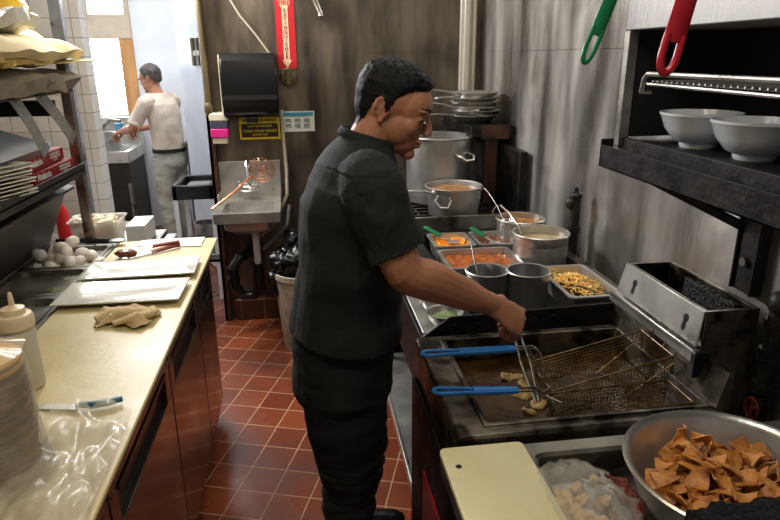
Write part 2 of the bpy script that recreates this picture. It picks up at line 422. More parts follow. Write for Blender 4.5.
# ------------------------------------------------------------------ people
def ering(c, t, side, a, b, n=20):
    """ellipse around c, normal t; b along side, a across"""
    c = Vector(c); t = Vector(t).normalized(); s = Vector(side); s = (s-t*s.dot(t)).normalized(); u = s.cross(t)
    return [c+u*a*math.cos(2*PI*k/n)+s*b*math.sin(2*PI*k/n) for k in range(n)]
def limb(mb, pts, rad, side=(0, 1, 0), n=16, inner=None):
    """pts list, rad list of (a,b) or r; smooth interpolation through the points"""
    P = [Vector(p) for p in pts]; Q = [(r, r) if not isinstance(r, (tuple, list)) else r for r in rad]
    pp, qq = [], []
    K = 5
    for i in range(len(P)-1):
        p0 = P[max(i-1, 0)]; p1 = P[i]; p2 = P[i+1]; p3 = P[min(i+2, len(P)-1)]
        for k in range(K):
            t = k/K
            a = .5*((2*p1)+(p2-p0)*t+(2*p0-5*p1+4*p2-p3)*t*t+(3*p1-p0-3*p2+p3)*t**3)
            a = a*.6 + (p1.lerp(p2, t))*.4
            s = t*t*(3-2*t)
            pp.append(a); qq.append([Q[i][j]*(1-s)+Q[i+1][j]*s for j in range(2)])
    pp.append(P[-1]); qq.append(Q[-1])
    rings = []
    for i, p in enumerate(pp):
        t = pp[min(i+1, len(pp)-1)]-pp[max(i-1, 0)]
        rings.append(ering(p, t, side, qq[i][0], qq[i][1], n))
    if inner:   # turn the open end back inside so that the cuff or hem has depth
        t = (pp[-1]-pp[-2]).normalized()
        rings.append(ering(pp[-1], t, side, qq[-1][0]-inner, qq[-1][1]-inner, n))
        rings.append(ering(pp[-1]-t*.035, t, side, qq[-1][0]-inner, qq[-1][1]-inner, n))
    mb.rings(rings)
    return mb

def head_shapes(mb, X):
    """X maps head space (x forward, y left, z up, origin mid-head) to body space"""
    R3 = X.to_3x3()
    def e(c, r, rot=None):
        rr = R3 @ rot if rot else R3
        mb.ell(X @ Vector(c), r, rr, 18, 12)
    e((-.018, 0, .028), (.092, .074, .079))
    e((-.03, 0, .0), (.074, .068, .07))
    e((.030, 0, .020), (.064, .064, .068))
    e((.026, 0, -.03), (.060, .058, .080))
    for s in (-1, 1): e((.022, s*.030, -.036), (.050, .034, .052))
    e((.034, 0, -.070), (.050, .047, .040))
    e((.068, 0, -.098), (.021, .024, .018))
    for s in (-1, 1):
        e((-.014, s*.043, -.050), (.036, .019, .038))
        e((.069, s*.030, .019), (.016, .028, .009))
        e((.048, s*.042, -.026), (.026, .022, .028))
        e((.064, s*.034, -.004), (.018, .020, .014))
        e((.098, s*.0115, -.036), (.010, .0075, .0075))
        # ear: plate, rim and lobe
        rt = Euler((0, R(-14), s*R(-20))).to_matrix()
        e((-.032, s*.073, -.006), (.014, .0055, .025), rt)
        rim = [X @ (Vector((-.032, s*.076, -.004)) + rt @ Vector((math.cos(a)*.0145, 0, math.sin(a)*.026))) for a in [R(d) for d in range(-80, 200, 20)]]
        mb.tube(rim, .0048, 8)
        e((-.024, s*.073, -.032), (.008, .006, .009))
        e((-.013, s*.068, -.010), (.006, .008, .010))
    mb.tube([X @ Vector(p) for p in ((.078, 0, .018), (.090, 0, -.003), (.101, 0, -.022), (.105, 0, -.030), (.090, 0, -.038))], [(.009, .010), (.009, .0085), (.011, .010), (.0115, .012), (.007, .012)], 10)
    e((.084, 0, -.060), (.0125, .025, .0065))
    e((.082, 0, -.072), (.0125, .021, .0075))
    return mb

def hand(mb, w, f, s, curl=(60, 85, 60), thumb='wrap', flip=1, spread=0, k=1.0):
    """w wrist, f direction of the hand, s towards the index finger; back of the hand = f x s * flip"""
    w = Vector(w); f = Vector(f).normalized(); s = Vector(s); s = (s-f*s.dot(f)).normalized(); n = f.cross(s)*flip
    limb(mb, [w-f*.02*k, w+f*.02*k, w+f*.055*k, w+f*.086*k], [(.021*k, .027*k), (.020*k, .032*k), (.0165*k, .041*k), (.013*k, .040*k)], side=s, n=16)
    dat = [(.031, .084, (.043, .026, .021), .0098), (.0105, .088, (.047, .029, .022), .0100), (-.0105, .085, (.044, .027, .021), .0096), (-.030, .077, (.035, .021, .019), .0086)]
    for i, (o, l, seg, r) in enumerate(dat):
        p = w+f*l*k+s*o*k; d0 = (f+s*spread*o/.03).normalized()
        pts = [w+f*(l-.035)*k+s*o*.8*k, p]; ang = 0
        for sgm, c in zip(seg, curl):
            ang += R(c+i*2)
            d = d0*math.cos(ang)-n*math.sin(ang)
            p = p+d*sgm*k; pts.append(p)
        mb.tube(pts, [r*k, r*1.06*k, r*k, r*.95*k, r*.78*k], 10)
        for q, rq in ((pts[1], 1.1), (pts[2], 1.03), (pts[-1], .78)): mb.ell(q, (r*rq*k,)*3, None, 10, 7)
    b = w+f*.022*k+s*.026*k-n*.006*k
    if thumb == 'wrap':
        pts = [b, b+(f*.03+s*.014-n*.018)*k, b+(f*.058+s*.004-n*.036)*k, b+(f*.066-s*.018-n*.046)*k]
    else:
        pts = [b, b+(f*.028+s*.022-n*.008)*k, b+(f*.058+s*.030-n*.014)*k, b+(f*.080+s*.028-n*.020)*k]
    mb.tube(pts, [.017*k, .0135*k, .0115*k, .009*k], 10)
    mb.ell(pts[-1], (.009*k,)*3, None, 10, 7); mb.ell(b, (.018*k, .018*k, .018*k), None, 10, 7)
    return w, f, s, n

def hair_on(body, X, mask, thick, mm, parent, seed=0, name='hair', N=96, MV=60):
    """hair hugging the scalp: rays from the middle of the head find the skin, hair stands on it"""
    dg = bpy.context.evaluated_depsgraph_get()
    bm0 = bmesh.new(); bm0.from_mesh(body.data); bm0.transform(Matrix.Translation(wp(body)))
    bv = BVHTree.FromBMesh(bm0); bm0.free()
    c = X @ Vector((-.014, 0, .02)); R3 = X.to_3x3()
    out = MB(); g = {}
    for i in range(MV+1):
        th = PI*i/MV
        for j in range(N):
            ph = 2*PI*j/N
            d = Vector((math.sin(th)*math.cos(ph), math.sin(th)*math.sin(ph), math.cos(th)))
            k = mask(d)
            if k <= 0: continue
            w = R3 @ d
            h, nrm, _, dist = bv.ray_cast(c+w*.22, -w, .3)
            if h is None: continue
            loc = (h-c).length
            loc = min(loc, .118)
            t = thick(d)*min(1, k*1.6)*(1+.35*noise.noise(d*9+Vector((seed, 0, 0)))+.2*noise.noise(d*30))
            g[i, j] = (out.bm.verts.new(c+w*(loc+t)), out.bm.verts.new(c+w*(loc-.006)))
    ed = {}
    for i in range(MV):
        for j in range(N):
            q = [(i, j), (i+1, j), (i+1, (j+1) % N), (i, (j+1) % N)]
            if all(x in g for x in q):
                out.face([g[x][0] for x in q]); out.face([g[x][1] for x in reversed(q)])
                for a, b in zip(q, q[1:]+q[:1]):
                    if (b, a) in ed: ed.pop((b, a))
                    else: ed[(a, b)] = 1
    for a, b in ed: out.face((g[a][0], g[a][1], g[b][1], g[b][0]))
    bmesh.ops.remove_doubles(out.bm, verts=out.bm.verts, dist=.0004)
    return part(name, out, mm, parent, smooth=80)

# ---- the cook at the fryer
cook = thing('person', 'cook in dark green shirt and black trousers, one fist over the fryer', 'person', (.10, 1.64, 0))
CY = 1.64
HX = Matrix.Translation((.243, CY, 1.590)) @ Euler((0, 0, R(-11))).to_matrix().to_4x4() @ Euler((0, R(19), 0)).to_matrix().to_4x4()
b = MB()
head_shapes(b, HX)
limb(b, [(.135, CY, 1.42), (.165, CY, 1.485), (.205, CY, 1.56)], [(.07, .08), (.060, .062), (.056, .058)])
limb(b, [(.09, CY, .86), (.10, CY, 1.0), (.11, CY, 1.15), (.125, CY, 1.3), (.14, CY, 1.4), (.15, CY, 1.45)], [(.12, .155), (.125, .15), (.13, .155), (.125, .165), (.1, .16), (.06, .11)])
SH = Vector((.145, 1.455, 1.425)); EL = Vector((.232, 1.405, 1.225)); WR = Vector((.474, 1.458, 1.100))
limb(b, [SH, SH.lerp(EL, .5), EL, EL.lerp(WR, .25), EL.lerp(WR, .6), WR+(EL-WR)*.08, WR], [.058, .053, (.050, .050), (.053, .049), (.044, .042), (.030, .031), (.026, .029)], side=(0, 1, .3))
HF = Vector((.80, .06, -.58)); HS = Vector((.25, .72, .55))
hand(b, WR, HF, HS, curl=(72, 88, 50), k=1.14)
SH2 = Vector((.15, 1.83, 1.42)); EL2 = Vector((.14, 1.89, 1.13)); WR2 = Vector((.16, 1.86, .885))
limb(b, [SH2, SH2.lerp(EL2, .5), EL2, EL2.lerp(WR2, .3), WR2], [.055, .05, .044, .044, .028])
hand(b, WR2, (.15, -.05, -1), (1, .1, .1), curl=(30, 35, 25), thumb='rest', flip=-1)
HIP = [Vector((.085, 1.555, .86)), Vector((.085, 1.73, .86))]
KN = [Vector((.085, 1.55, .50)), Vector((.155, 1.795, .49))]
AN = [Vector((.07, 1.55, .09)), Vector((.122, 1.925, .09))]
for i in range(2):
    limb(b, [HIP[i], HIP[i].lerp(KN[i], .5), KN[i], KN[i].lerp(AN[i], .3), AN[i], AN[i]-Vector((0, 0, .05))], [.085, .075, .056, .052, .036, .036])
    limb(b, [AN[i]+Vector((-.03, 0, -.05)), AN[i]+Vector((.06, 0, -.045)), AN[i]+Vector((.15, 0, -.06))], [(.03, .032), (.028, .036), (.018, .034)])
b = remesh(b, .0031, 5, .5)
body = part('body', b, M['skin'], cook, smooth=180)
# hair with faded sides
def mask_m(d):
    el = math.asin(max(-1, min(1, d.z))); az = abs(math.atan2(d.y, d.x))
    K = [(0, 30), (30, 29), (46, 28), (62, 22), (78, 8), (86, -20), (96, -26), (99, -8), (106, 2), (116, -4), (124, -26), (134, -42), (150, -50), (180, -52)]
    a = az*180/PI
    for (a0, l0), (a1, l1) in zip(K, K[1:]):
        if a0 <= a <= a1: lim = R(l0+(l1-l0)*(a-a0)/(a1-a0)); break
    return (el-lim)/R(9)
def thick_m(d):
    up = max(0, min(1, (d.z-.15)/.5)); return .003+.011*up*(1+.8*max(0, d.x))
hair_on(body, HX, mask_m, thick_m, M['hair'], cook, 3)
def face_bits(person, X, eyebrow_mat, skinobj):
    bm0 = bmesh.new(); bm0.from_mesh(skinobj.data); bm0.transform(Matrix.Translation(wp(skinobj)))
    bv = BVHTree.FromBMesh(bm0); bm0.free(); R3 = X.to_3x3()
    def sf(y, z, off=.001):
        o = X @ Vector((.22, y, z)); dv = (X @ Vector((0, y, z))-o).normalized()
        h = bv.ray_cast(o, dv, .4)[0]
        return h-dv*off if h else X @ Vector((.08, y, z))
    for s in (-1, 1):
        bb = MB(); bb.tube([sf(s*(.012+.042*k), .0215+.005*math.sin(k*PI*.8)) for k in [i/6 for i in range(7)]], [.0022, .0034, .0038, .0036, .0032, .0026, .0015], 6)
        part('eyebrow', bb, eyebrow_mat, person)
        ey = MB(); ey.ell(sf(s*.036, -.0055, -.001), (.004, .0135, .0040), R3 @ Euler((0, 0, -s*.55)).to_matrix(), 12, 8)
        eo = part('eye', ey, M['eyewhite'], person)
        ir = MB(); ir.ell(sf(s*.037, -.0058, .0012), (.0030, .0052, .0036), R3 @ Euler((0, 0, -s*.55)).to_matrix(), 10, 6)
        part('iris', ir, M['iris'], eo)
        ls = MB(); ls.tube([sf(s*(.036+.0165*k), -.0020-.0035*k*k, .0012) for k in [-1, -.5, 0, .5, 1]], [.0010, .0018, .0022, .0022, .0014], 6)
        part('eyelashes', ls, M['hair'], person)
    lp = MB(); lp.ell(X @ Vector((.0868, 0, -.0605)), (.0112, .022, .0046), X.to_3x3(), 16, 8); lp.ell(X @ Vector((.0850, 0, -.0705)), (.0112, .019, .0056), X.to_3x3(), 16, 8)
    part('lips', lp, M['lip'], person)
face_bits(cook, HX, M['hair'], body)
# shirt
b = MB()
TS = [(.975, .096, .156, .192), (1.0, .100, .154, .188), (1.05, .107, .151, .182), (1.15, .115, .150, .184), (1.25, .124, .146, .192), (1.34, .128, .142, .202), (1.40, .135, .126, .205), (1.445, .143, .108, .175), (1.48, .152, .090, .13), (1.505, .162, .072, .090), (1.522, .170, .062, .068)]
rings = [ering((c, CY, z), (.12, 0, 1), (0, 1, 0), a, w, 32) for z, c, a, w in TS]
z, c, a, w = TS[0]
rings = [ering((c, CY, z+.05), (0, 0, 1), (0, 1, 0), a-.016, w-.016, 32), ering((c, CY, z), (0, 0, 1), (0, 1, 0), a-.014, w-.014, 32)]+rings
rings += [ering((.172, CY, 1.525), (.12, 0, 1), (0, 1, 0), .056, .06, 32), ering((.168, CY, 1.50), (.12, 0, 1), (0, 1, 0), .056, .06, 32)]
b.rings(rings)
d = (EL-SH)
limb(b, [SH+Vector((-.0, .05, .012)), SH+Vector((.01, .0, .0)), SH+d*.35, SH+d*.6, SH+d*.80], [(.078, .075), (.080, .072), (.076, .066), (.074, .064), (.074, .065)], side=(0, 1, 0), inner=.017)
d2 = (EL2-SH2)
limb(b, [SH2+Vector((0, -.05, .012)), SH2, SH2+d2*.4, SH2+d2*.85], [(.078, .072), (.076, .068), (.07, .06), (.068, .058)], inner=.012)
# collar
col = [ (Vector((.172, CY, 1.522)) + Vector((.070*math.cos(a), .068*math.sin(a), .022*(-math.cos(a))-.004))) for a in [2*PI*i/28 for i in range(28)]]
b.tube(col, [(.013, .005)]*28, 10, closed=True, ref=(0, 0, 1))
b = remesh(b, .0037, 3, .5)
def zone_s(p): return 1 if p.z < 1.46 else .3
fold(b, .010, (5, 5, 9), 2, zone_s)
fold(b, .006, (14, 9, 6), 9, zone_s)
def zone_arm(p): return max(0, 1-abs(p.x-(.17))/.11)*(1 if 1.2 < p.z < 1.42 else .2)
fold(b, .006, (26, 20, 20), 5, zone_arm)
part('shirt', b, M['shirt'], cook, smooth=180)
# a sewn pocket on the back of the trousers is hidden; trousers
b = MB()
limb(b, [(.098, CY, 1.03), (.092, CY, .92), (.083, CY, .82), (.085, CY, .76)], [(.142, .175), (.147, .182), (.145, .188), (.11, .16)], n=28)
for i in range(2):
    limb(b, [HIP[i]+Vector((0, 0, -.0)), HIP[i].lerp(KN[i], .35), HIP[i].lerp(KN[i], .7), KN[i], KN[i].lerp(AN[i], .35), KN[i].lerp(AN[i], .75), AN[i]+Vector((0, 0, -.025))],
         [(.122, .095), (.112, .092), (.092, .08), (.079, .074), (.073, .068), (.063, .062), (.066, .064)], n=20, inner=.01)
b = remesh(b, .0045, 2, .5)
fold(b, .007, (7, 7, 10), 4); 
fold(b, .009, (9, 9, 26), 8, lambda p: 1 if p.z < .62 else .25)
part('trousers', b, M['pants'], cook, smooth=180)
for i in range(2):
    b = MB()
    A = AN[i]; yaw = Euler((0, 0, R((-6, 8)[i]))).to_matrix()
    def L(x, z): return A*Vector((1, 1, 0)) if False else Vector((A.x, A.y, 0))+yaw @ Vector((x, 0, z))
    limb(b, [L(-.085, .045), L(-.06, .055), L(0, .052), L(.08, .045), L(.15, .036), L(.195, .028)], [(.03, .028), (.052, .038), (.05, .042), (.042, .046), (.034, .045), (.018, .028)], side=yaw @ Vector((0, 1, 0)), n=16)
    limb(b, [L(0, .05), L(-.01, .1)], [(.055, .042), (.05, .044)])
    b = remesh(b, .004, 2)
    for v in b.bm.verts: v.co.z = max(v.co.z, .004)
    sh = part('shoe', b, M['shoe'], cook, smooth=80)

# ---- the man at the far sink (built facing +x, then turned)
man = thing('person', 'man in cream t-shirt and pale jeans washing up at the far sink', 'person', (0, 0, 0))
H2 = Matrix.Translation((.075, 0, 1.545)) @ Euler((0, R(12), 0)).to_matrix().to_4x4()
b = MB(); head_shapes(b, H2)
limb(b, [(-.01, 0, 1.36), (.02, 0, 1.42), (.05, 0, 1.50)], [(.07, .08), (.056, .058), (.052, .054)])
limb(b, [(-.05, 0, .84), (-.04, 0, 1.0), (-.02, 0, 1.15), (0, 0, 1.3), (0, 0, 1.38)], [(.085, .11), (.10, .12), (.11, .14), (.105, .155), (.06, .11)])
HH = []
for s in (-1, 1):
    S_ = Vector((.0, s*.19, 1.345)); E_ = Vector((.13, s*.235, 1.13)); W_ = Vector((.36, s*.13, 1.085))
    limb(b, [S_, S_.lerp(E_, .5), E_, E_.lerp(W_, .35), W_], [.05, .044, .04, .04, .026], side=(0, 1, 0))
    hand(b, W_, (.9, -.1*s, -.3), (0, -s, .2), curl=(35, 45, 30), flip=-s if False else (1 if s == -1 else -1))
    HH.append((S_, E_))
for s in (-1, 1):
    limb(b, [(-.04, s*.085, .84), (-.02, s*.09, .46), (-.05, s*.10, .09), (-.05, s*.10, .04)], [.066, .052, .036, .036])
    limb(b, [(-.08, s*.10, .045), (.02, s*.105, .045), (.11, s*.11, .03)], [(.03, .03), (.028, .034), (.018, .03)])
b = remesh(b, .006, 2)
body2 = part('body', b, M['skin2'], man, smooth=180)
def mask2(d):
    el = math.asin(max(-1, min(1, d.z))); az = abs(math.atan2(d.y, d.x))
    K = [(0, 34), (40, 30), (66, 14), (84, -8), (94, -14), (99, -2), (114, 0), (122, -22), (132, -38), (180, -50)]
    a = az*180/PI
    for (a0, l0), (a1, l1) in zip(K, K[1:]):
        if a0 <= a <= a1: lim = R(l0+(l1-l0)*(a-a0)/(a1-a0)); break
    return (el-lim)/R(8)
hair_on(body2, H2, mask2, lambda d: .010+.010*max(0, d.z), M['hair2'], man, 5, N=56, MV=36)
g = MB(); 
for s in (-1, 1):
    g.tube([H2 @ Vector((.094, s*.031, -.002))+H2.to_3x3() @ Vector((0, math.cos(a)*.024, math.sin(a)*.018)) for a in [2*PI*i/12 for i in range(12)]], .0022, 6, closed=True)
    g.tube([H2 @ Vector(p) for p in ((.092, s*.054, .004), (.05, s*.076, .005), (-.03, s*.080, .004))], .0022, 6)
g.tube([H2 @ Vector(p) for p in ((.098, -.008, .002), (.098, .008, .002))], .002, 6)
part('glasses', g, M['black'], man)
b = MB()
T2 = [(.90, -.05, .128, .158), (.92, -.05, .128, .158), (1.02, -.045, .125, .155), (1.15, -.035, .128, .165), (1.25, -.025, .125, .178), (1.33, -.015, .108, .185), (1.385, 0, .078, .13), (1.42, .012, .066, .075)]
b.rings([ering((c, 0, z), (0, 0, 1), (0, 1, 0), a, w, 28) for z, c, a, w in T2])
for S_, E_ in HH:
    s = 1 if S_.y > 0 else -1
    limb(b, [S_+Vector((0, -s*.05, .01)), S_, S_+(E_-S_)*.5, S_+(E_-S_)*.85], [(.07, .065), (.07, .064), (.066, .06), (.066, .06)], inner=.014)
b = remesh(b, .006, 2)
fold(b, .012, (7, 7, 5), 3, lambda p: 1 if p.z < 1.36 else .2); fold(b, .006, (18, 12, 9), 7)
part('t_shirt', b, M['tshirt'], man, smooth=180)
b = MB()
limb(b, [(-.045, 0, .93), (-.05, 0, .86), (-.05, 0, .80), (-.045, 0, .74)], [(.125, .158), (.132, .165), (.135, .168), (.1, .14)], n=24)
for s in (-1, 1):
    limb(b, [(-.045, s*.08, .84), (-.03, s*.088, .65), (-.02, s*.09, .46), (-.045, s*.10, .28), (-.05, s*.10, .05)], [(.115, .088), (.10, .086), (.078, .072), (.074, .068), (.074, .066)], inner=.012)
b = remesh(b, .006, 2)
fold(b, .010, (8, 8, 14), 4)
tr = part('jeans', b, M['jeans'], man, smooth=180)
b = MB(); b.rings([ering((-.047, 0, z), (0, 0, 1), (0, 1, 0), .137, .167, 28) for z in (.905, .94)], False, False)
b.rings([ering((-.047, 0, z), (0, 0, 1), (0, 1, 0), .133, .163, 28) for z in (.94, .905)], False, False)
part('belt', b, M['belt'], man)
for s in (-1, 1):
    b = MB(); limb(b, [(-.12, s*.10, .045), (-.05, s*.10, .05), (.04, s*.105, .045), (.13, s*.11, .03), (.15, s*.11, .026)], [(.04, .034), (.045, .04), (.04, .044), (.026, .04), (.016, .028)])
    b = remesh(b, .006, 2)
    for v in b.bm.verts: v.co.z = max(v.co.z, .003)
    part('shoe', b, M['shoe'], man, smooth=80)
man.location = (-1.24, 6.0, 0); man.rotation_euler = (0, 0, R(152))
# ------------------------------------------------------------------ the setting
struct('floor', MB().box(-2.4, 1.6, -1.6, 7.4, -.06, 0), M['floor'])
struct('ceiling', MB().box(-2.4, 1.6, -1.6, 7.4, 2.62, 2.70), M['pillar'])
# steel-clad back wall and right wall: two courses of sheet each, with an open seam between
b = MB(); b.box(-.56, 1.20, 4.125, 4.135, 0, 1.738); b.box(-.56, 1.20, 4.125, 4.135, 1.740, 2.62)
b.box(-.56, 1.20, 4.135, 4.25, 0, 2.62)
struct('wall_back', b, M['backsteel'])
b = MB(); b.box(1.185, 1.195, -1.6, 4.125, 0, 1.738); b.box(1.185, 1.195, -1.6, 4.125, 1.740, 2.62); b.box(1.195, 1.32, -1.6, 4.25, 0, 2.62)
struct('wall_right', b, M['rightsteel'])
b = MB(); b.box(-2.2, -1.245, 4.12, 4.25, 0, 2.62)
struct('wall_tiled', b, M['walltile'])
b = MB(); b.box(-2.3, -2.2, -1.6, 7.2, 0, 2.62)
struct('wall_left', b, M['white'])
b = MB(); b.box(-2.3, 1.32, -1.6, -1.5, 0, 2.62)
struct('wall_front', b, M['white'])
b = MB(); b.box(-1.245, -.56, 4.13, 4.25, 2.3, 2.62)
struct('trim_lintel', b, M['beige'])
# far room: window wall with its opening, right side wall
WX0, WX1, WZ0, WZ1 = -2.12, -1.72, 1.16, 1.90
b = MB(); Y0, Y1 = 6.80, 6.92
b.box(WX1+.13, -.40, Y0, Y1, 0, 2.62); b.box(-2.2, WX1+.13, Y0, Y1, 0, WZ0)
b.box(-2.2, WX1+.13, Y0, Y1, 2.50, 2.62)
struct('wall_far', b, M['white'])
b = MB(); b.box(-.50, -.40, 4.25, 6.9, 0, 2.62)
struct('wall_far_right', b, M['white'])
b = MB(); b.box(-2.2, -2.12, Y0-.02, Y1, WZ0, 2.5); b.box(-2.2, -1.59, Y0-.03, Y1, 1.90, 2.12); b.box(-2.2, -1.59, Y0-.02, Y1, 2.44, 2.5)
struct('window_frame_1', b, M['beige'], bevel=.006)
b = MB(); b.box(-1.72, -1.59, Y0-.02, Y1, WZ0-.04, 1.90); b.box(-2.12, -1.72, Y0-.02, Y1, WZ0-.04, WZ0)
struct('trim_window_wood', b, M['wood'], bevel=.005)
b = MB(); b.box(-2.0, -1.97, Y0-.01, Y1, 2.12, 2.44); b.box(-1.64, -1.59, Y0-.02, Y1, 2.12, 2.44)
struct('window_frame_2', b, M['beige'], bevel=.004)
struct('window_1', MB().box(-2.12, -1.72, Y0+.05, Y0+.056, WZ0, 1.90), M['glassout'])
struct('window_2', MB().box(-1.97, -1.64, Y0+.05, Y0+.056, 2.12, 2.44), M['glassout'])
# tile cove at the foot of the back wall
b = MB(); b.box(-.50, .10, 4.06, 4.125, 0, .15)
struct('baseboard_back', b, M['cove'], bevel=.01)
# door leaf standing open in the doorway, with its latch
dx = Vector((-.36, .78, 0)).normalized(); dn = Vector((-dx.y, dx.x, 0))
mx = frame((-.66, 5.0, 0), dx, dn, (0, 0, 1))
dr = struct('door_1', MB().box(0, .70, -.022, .022, .02, 2.28, mx), M['doorpaint'], bevel=.004)
b = MB(); b.box(.10, .24, .022, .034, 1.66, 1.86, mx); b.box(.02, .20, .034, .05, 1.73, 1.77, mx); b.cyl(mx @ Vector((.20, .04, 1.66)), mx @ Vector((.20, .04, 1.86)), .016)
lt = part('door_latch', b, M['dullsteel'], dr, bevel=.003)
# wall end post, a stained angle running floor to ceiling
b = MB(); b.box(-.575, -.555, 4.06, 4.25, 0, 2.62); b.box(-.575, -.535, 4.06, 4.075, 0, 2.62)
struct('trim_wall_end', b, M['brownlabel'], bevel=.002)
b = MB(); b.tube([(-.555, 4.045, 2.6), (-.553, 4.045, 1.40)], .018, 10); b.ell((-.553, 4.045, 1.42), (.026, .026, .05))
single('metal_tube', b, M['bronze'], 'slim tarnished tube running down the left end of the steel wall', 'pipe')

# ------------------------------------------------------------------ on the back wall
WY = 4.124
d = thing('paper_towel_dispenser', 'black plastic paper towel dispenser mounted above the hand sink', 'towel dispenser', (-.295, WY, 1.36))
b = MB()
prof = [(0, 1.372), (.10, 1.365), (.145, 1.39), (.165, 1.46), (.17, 1.60), (.16, 1.70), (.12, 1.742), (0, 1.745)]
b.prism([(-.46, WY-y, z) for y, z in prof], (.335, 0, 0))
part('cover', b, M['black'], d, bevel=.012)
b = MB(); b.box(-.455, -.13, WY-.174, WY-.168, 1.475, 1.50); part('clear_band', b, M['soot'], d)
b = MB(); b.box(-.465, -.457, WY-.15, WY, 1.38, 1.735); part('side_edge', b, M['creamplastic'], d, label='pale left edge of the dispenser')
b = MB(); b.box(-.33, -.26, WY-.13, WY-.05, 1.335, 1.37); part('outlet_lip', b, M['black'], d, bevel=.004)
def flat_text(parent, s, x, z, size, y, m, name='lettering'):
    mx = frame((x, y, z), (1, 0, 0), (0, 0, 1), (0, -1, 0))
    part(name, text_mb(s, size, mx), m, parent)
# fire extinguisher sign
d = thing('fire_extinguisher_sign', 'tall red sign with a peach arrow pointing down, FIRE EXTINGUISHER', 'sign', (-.055, WY, 1.65))
def sx(x, z): return (x, WY-.006, z)
b = MB(); b.prism([(-.118, WY-.004, 1.65), (-.004, WY-.004, 1.65), (-.004, WY-.004, 2.12), (-.118, WY-.004, 2.12)], (0, .003, 0)); part('board', b, M['signred'], d)
b = MB()
b.prism([sx(-.061, 1.652), sx(-.030, 1.70), sx(-.043, 1.70), sx(-.043, 2.0), sx(-.026, 2.03), sx(-.026, 2.10), sx(-.098, 2.10), sx(-.098, 2.03), sx(-.079, 2.0), sx(-.079, 1.70), sx(-.092, 1.70)], (0, .002, 0))
part('arrow', b, M['signarrow'], d)
flat_text(d, 'FIRE', -.062, 2.028, .040, WY-.0065, M['signred'])
for i, ch in enumerate('EXTINGUISHER'): flat_text(d, ch, -.061, 1.985-i*.0245, .029, WY-.0065, M['signink'], 'letter')
# brass fitting under the sign
b = MB(); b.lathe([(0, 0), (.05, 0), (.055, .01), (.055, .02), (.04, .03), (.0, .03)], n=20, mx=frame((-.06, WY, 1.60), (1, 0, 0), (0, 0, 1), (0, -1, 0))); b.cyl((-.06, WY-.02, 1.645), (-.06, WY-.02, 1.555), .028, .024, 14)
single('pipe_cap', b, M['bronze'], 'stubby tarnished brass fitting on the wall under the red sign', 'pipe fitting')
# yellow sign
d = thing('yellow_sign', 'yellow and black hand washing notice under the towel dispenser', 'sign', (-.25, WY, 1.22))
b = MB(); b.box(-.385, -.13, WY-.008, WY-.002, 1.218, 1.385); part('board', b, M['signyellow'], d, bevel=.003)
b = MB(); b.box(-.372, -.143, WY-.0095, WY-.008, 1.233, 1.318); part('black_panel', b, M['signblack'], d)
flat_text(d, 'NOTICE', -.257, 1.365, .024, WY-.0088, M['signink'])
flat_text(d, 'WASH YOUR HANDS', -.257, 1.338, .022, WY-.0088, M['signink'])
flat_text(d, 'LAVE SUS MANOS', -.257, 1.302, .019, WY-.010, M['signyellow'])
flat_text(d, 'WASH YOUR HANDS', -.257, 1.271, .022, WY-.010, M['signyellow'])
flat_text(d, 'BEFORE WORK', -.257, 1.248, .014, WY-.010, M['signyellow'])
# blue and white notice
d = thing('paper_notice', 'small white notice with a teal heading and rows of small pictures', 'sign', (-.01, WY, 1.26))
b = MB(); b.sheet(lambda u, v: (-.115+.205*u, WY-.006-.004*math.sin(u*5+v*3), 1.262+.128*v), 8, 6, .002); part('sheet', b, M['signpaper'], d)
b = MB(); b.box(-.108, .082, WY-.0125, WY-.0115, 1.362, 1.382); part('heading_band', b, M['signblue'], d)
for i in range(3):
    for j in range(2):
        x = -.095+i*.058; z = 1.332-j*.034
        b = MB(); b.box(x, x+.036, WY-.0125, WY-.0115, z-.003, z+.012)
        b.box(x, x+.042, WY-.0125, WY-.0115, z-.010, z-.007); part('picture', b, M['signgrey'], d)
# soap dispenser
d = thing('soap_dispenser', 'wall soap dispenser with pink soap showing, left of the yellow sign', 'soap dispenser', (-.50, WY, 1.2))
b = MB(); b.box(-.555, -.44, WY-.10, WY, 1.345, 1.395); part('cap', b, M['creamplastic'], d, bevel=.008)
b = MB(); b.box(-.552, -.445, WY-.095, WY, 1.30, 1.345); part('cover', b, M['soapgrey'], d, bevel=.006)
b = MB(); b.box(-.552, -.445, WY-.095, WY, 1.245, 1.30); part('soap_window', b, M['pink'], d, bevel=.006)
b = MB(); b.box(-.545, -.455, WY-.08, WY, 1.205, 1.245); part('push_lever', b, M['creamplastic'], d, bevel=.006)
# cream hose/cable
b = MB(); pts = [(-.40, WY-.02, 2.35), (-.385, WY-.02, 2.06), (-.33, WY-.02, 1.96), (-.25, WY-.02, 1.86), (-.18, WY-.02, 1.76), (-.155, WY-.015, 1.72)]
b.tube(pts, .006, 8); single('cable', b, M['conduit'], 'thin cream cable slanting across the wall to the towel dispenser', 'cable')
b = MB(); pts = [(-.115, WY-.012, 1.40), (-.112, WY-.015, 1.2), (-.105, WY-.02, 1.02), (-.11, WY-.03, .86), (-.15, WY-.05, .78)]
b.tube(pts, .011, 8); single('hose', b, M['conduit'], 'pale hose hanging down the wall right of the hand sink', 'hose')
# chrome clip high up
b = MB(); b.cyl((.09, WY-.04, 2.10), (.15, WY-.05, 1.955), .011); b.cyl((.115, WY-.04, 2.10), (.165, WY-.05, 1.965), .008); b.box(.10, .13, WY-.05, WY, 2.06, 2.08)
b.ell((.155, WY-.05, 1.955), (.016, .014, .016))
single('chrome_nozzle', b, M['chrome'], 'small chrome nozzle hanging at the top of the back wall', 'nozzle')
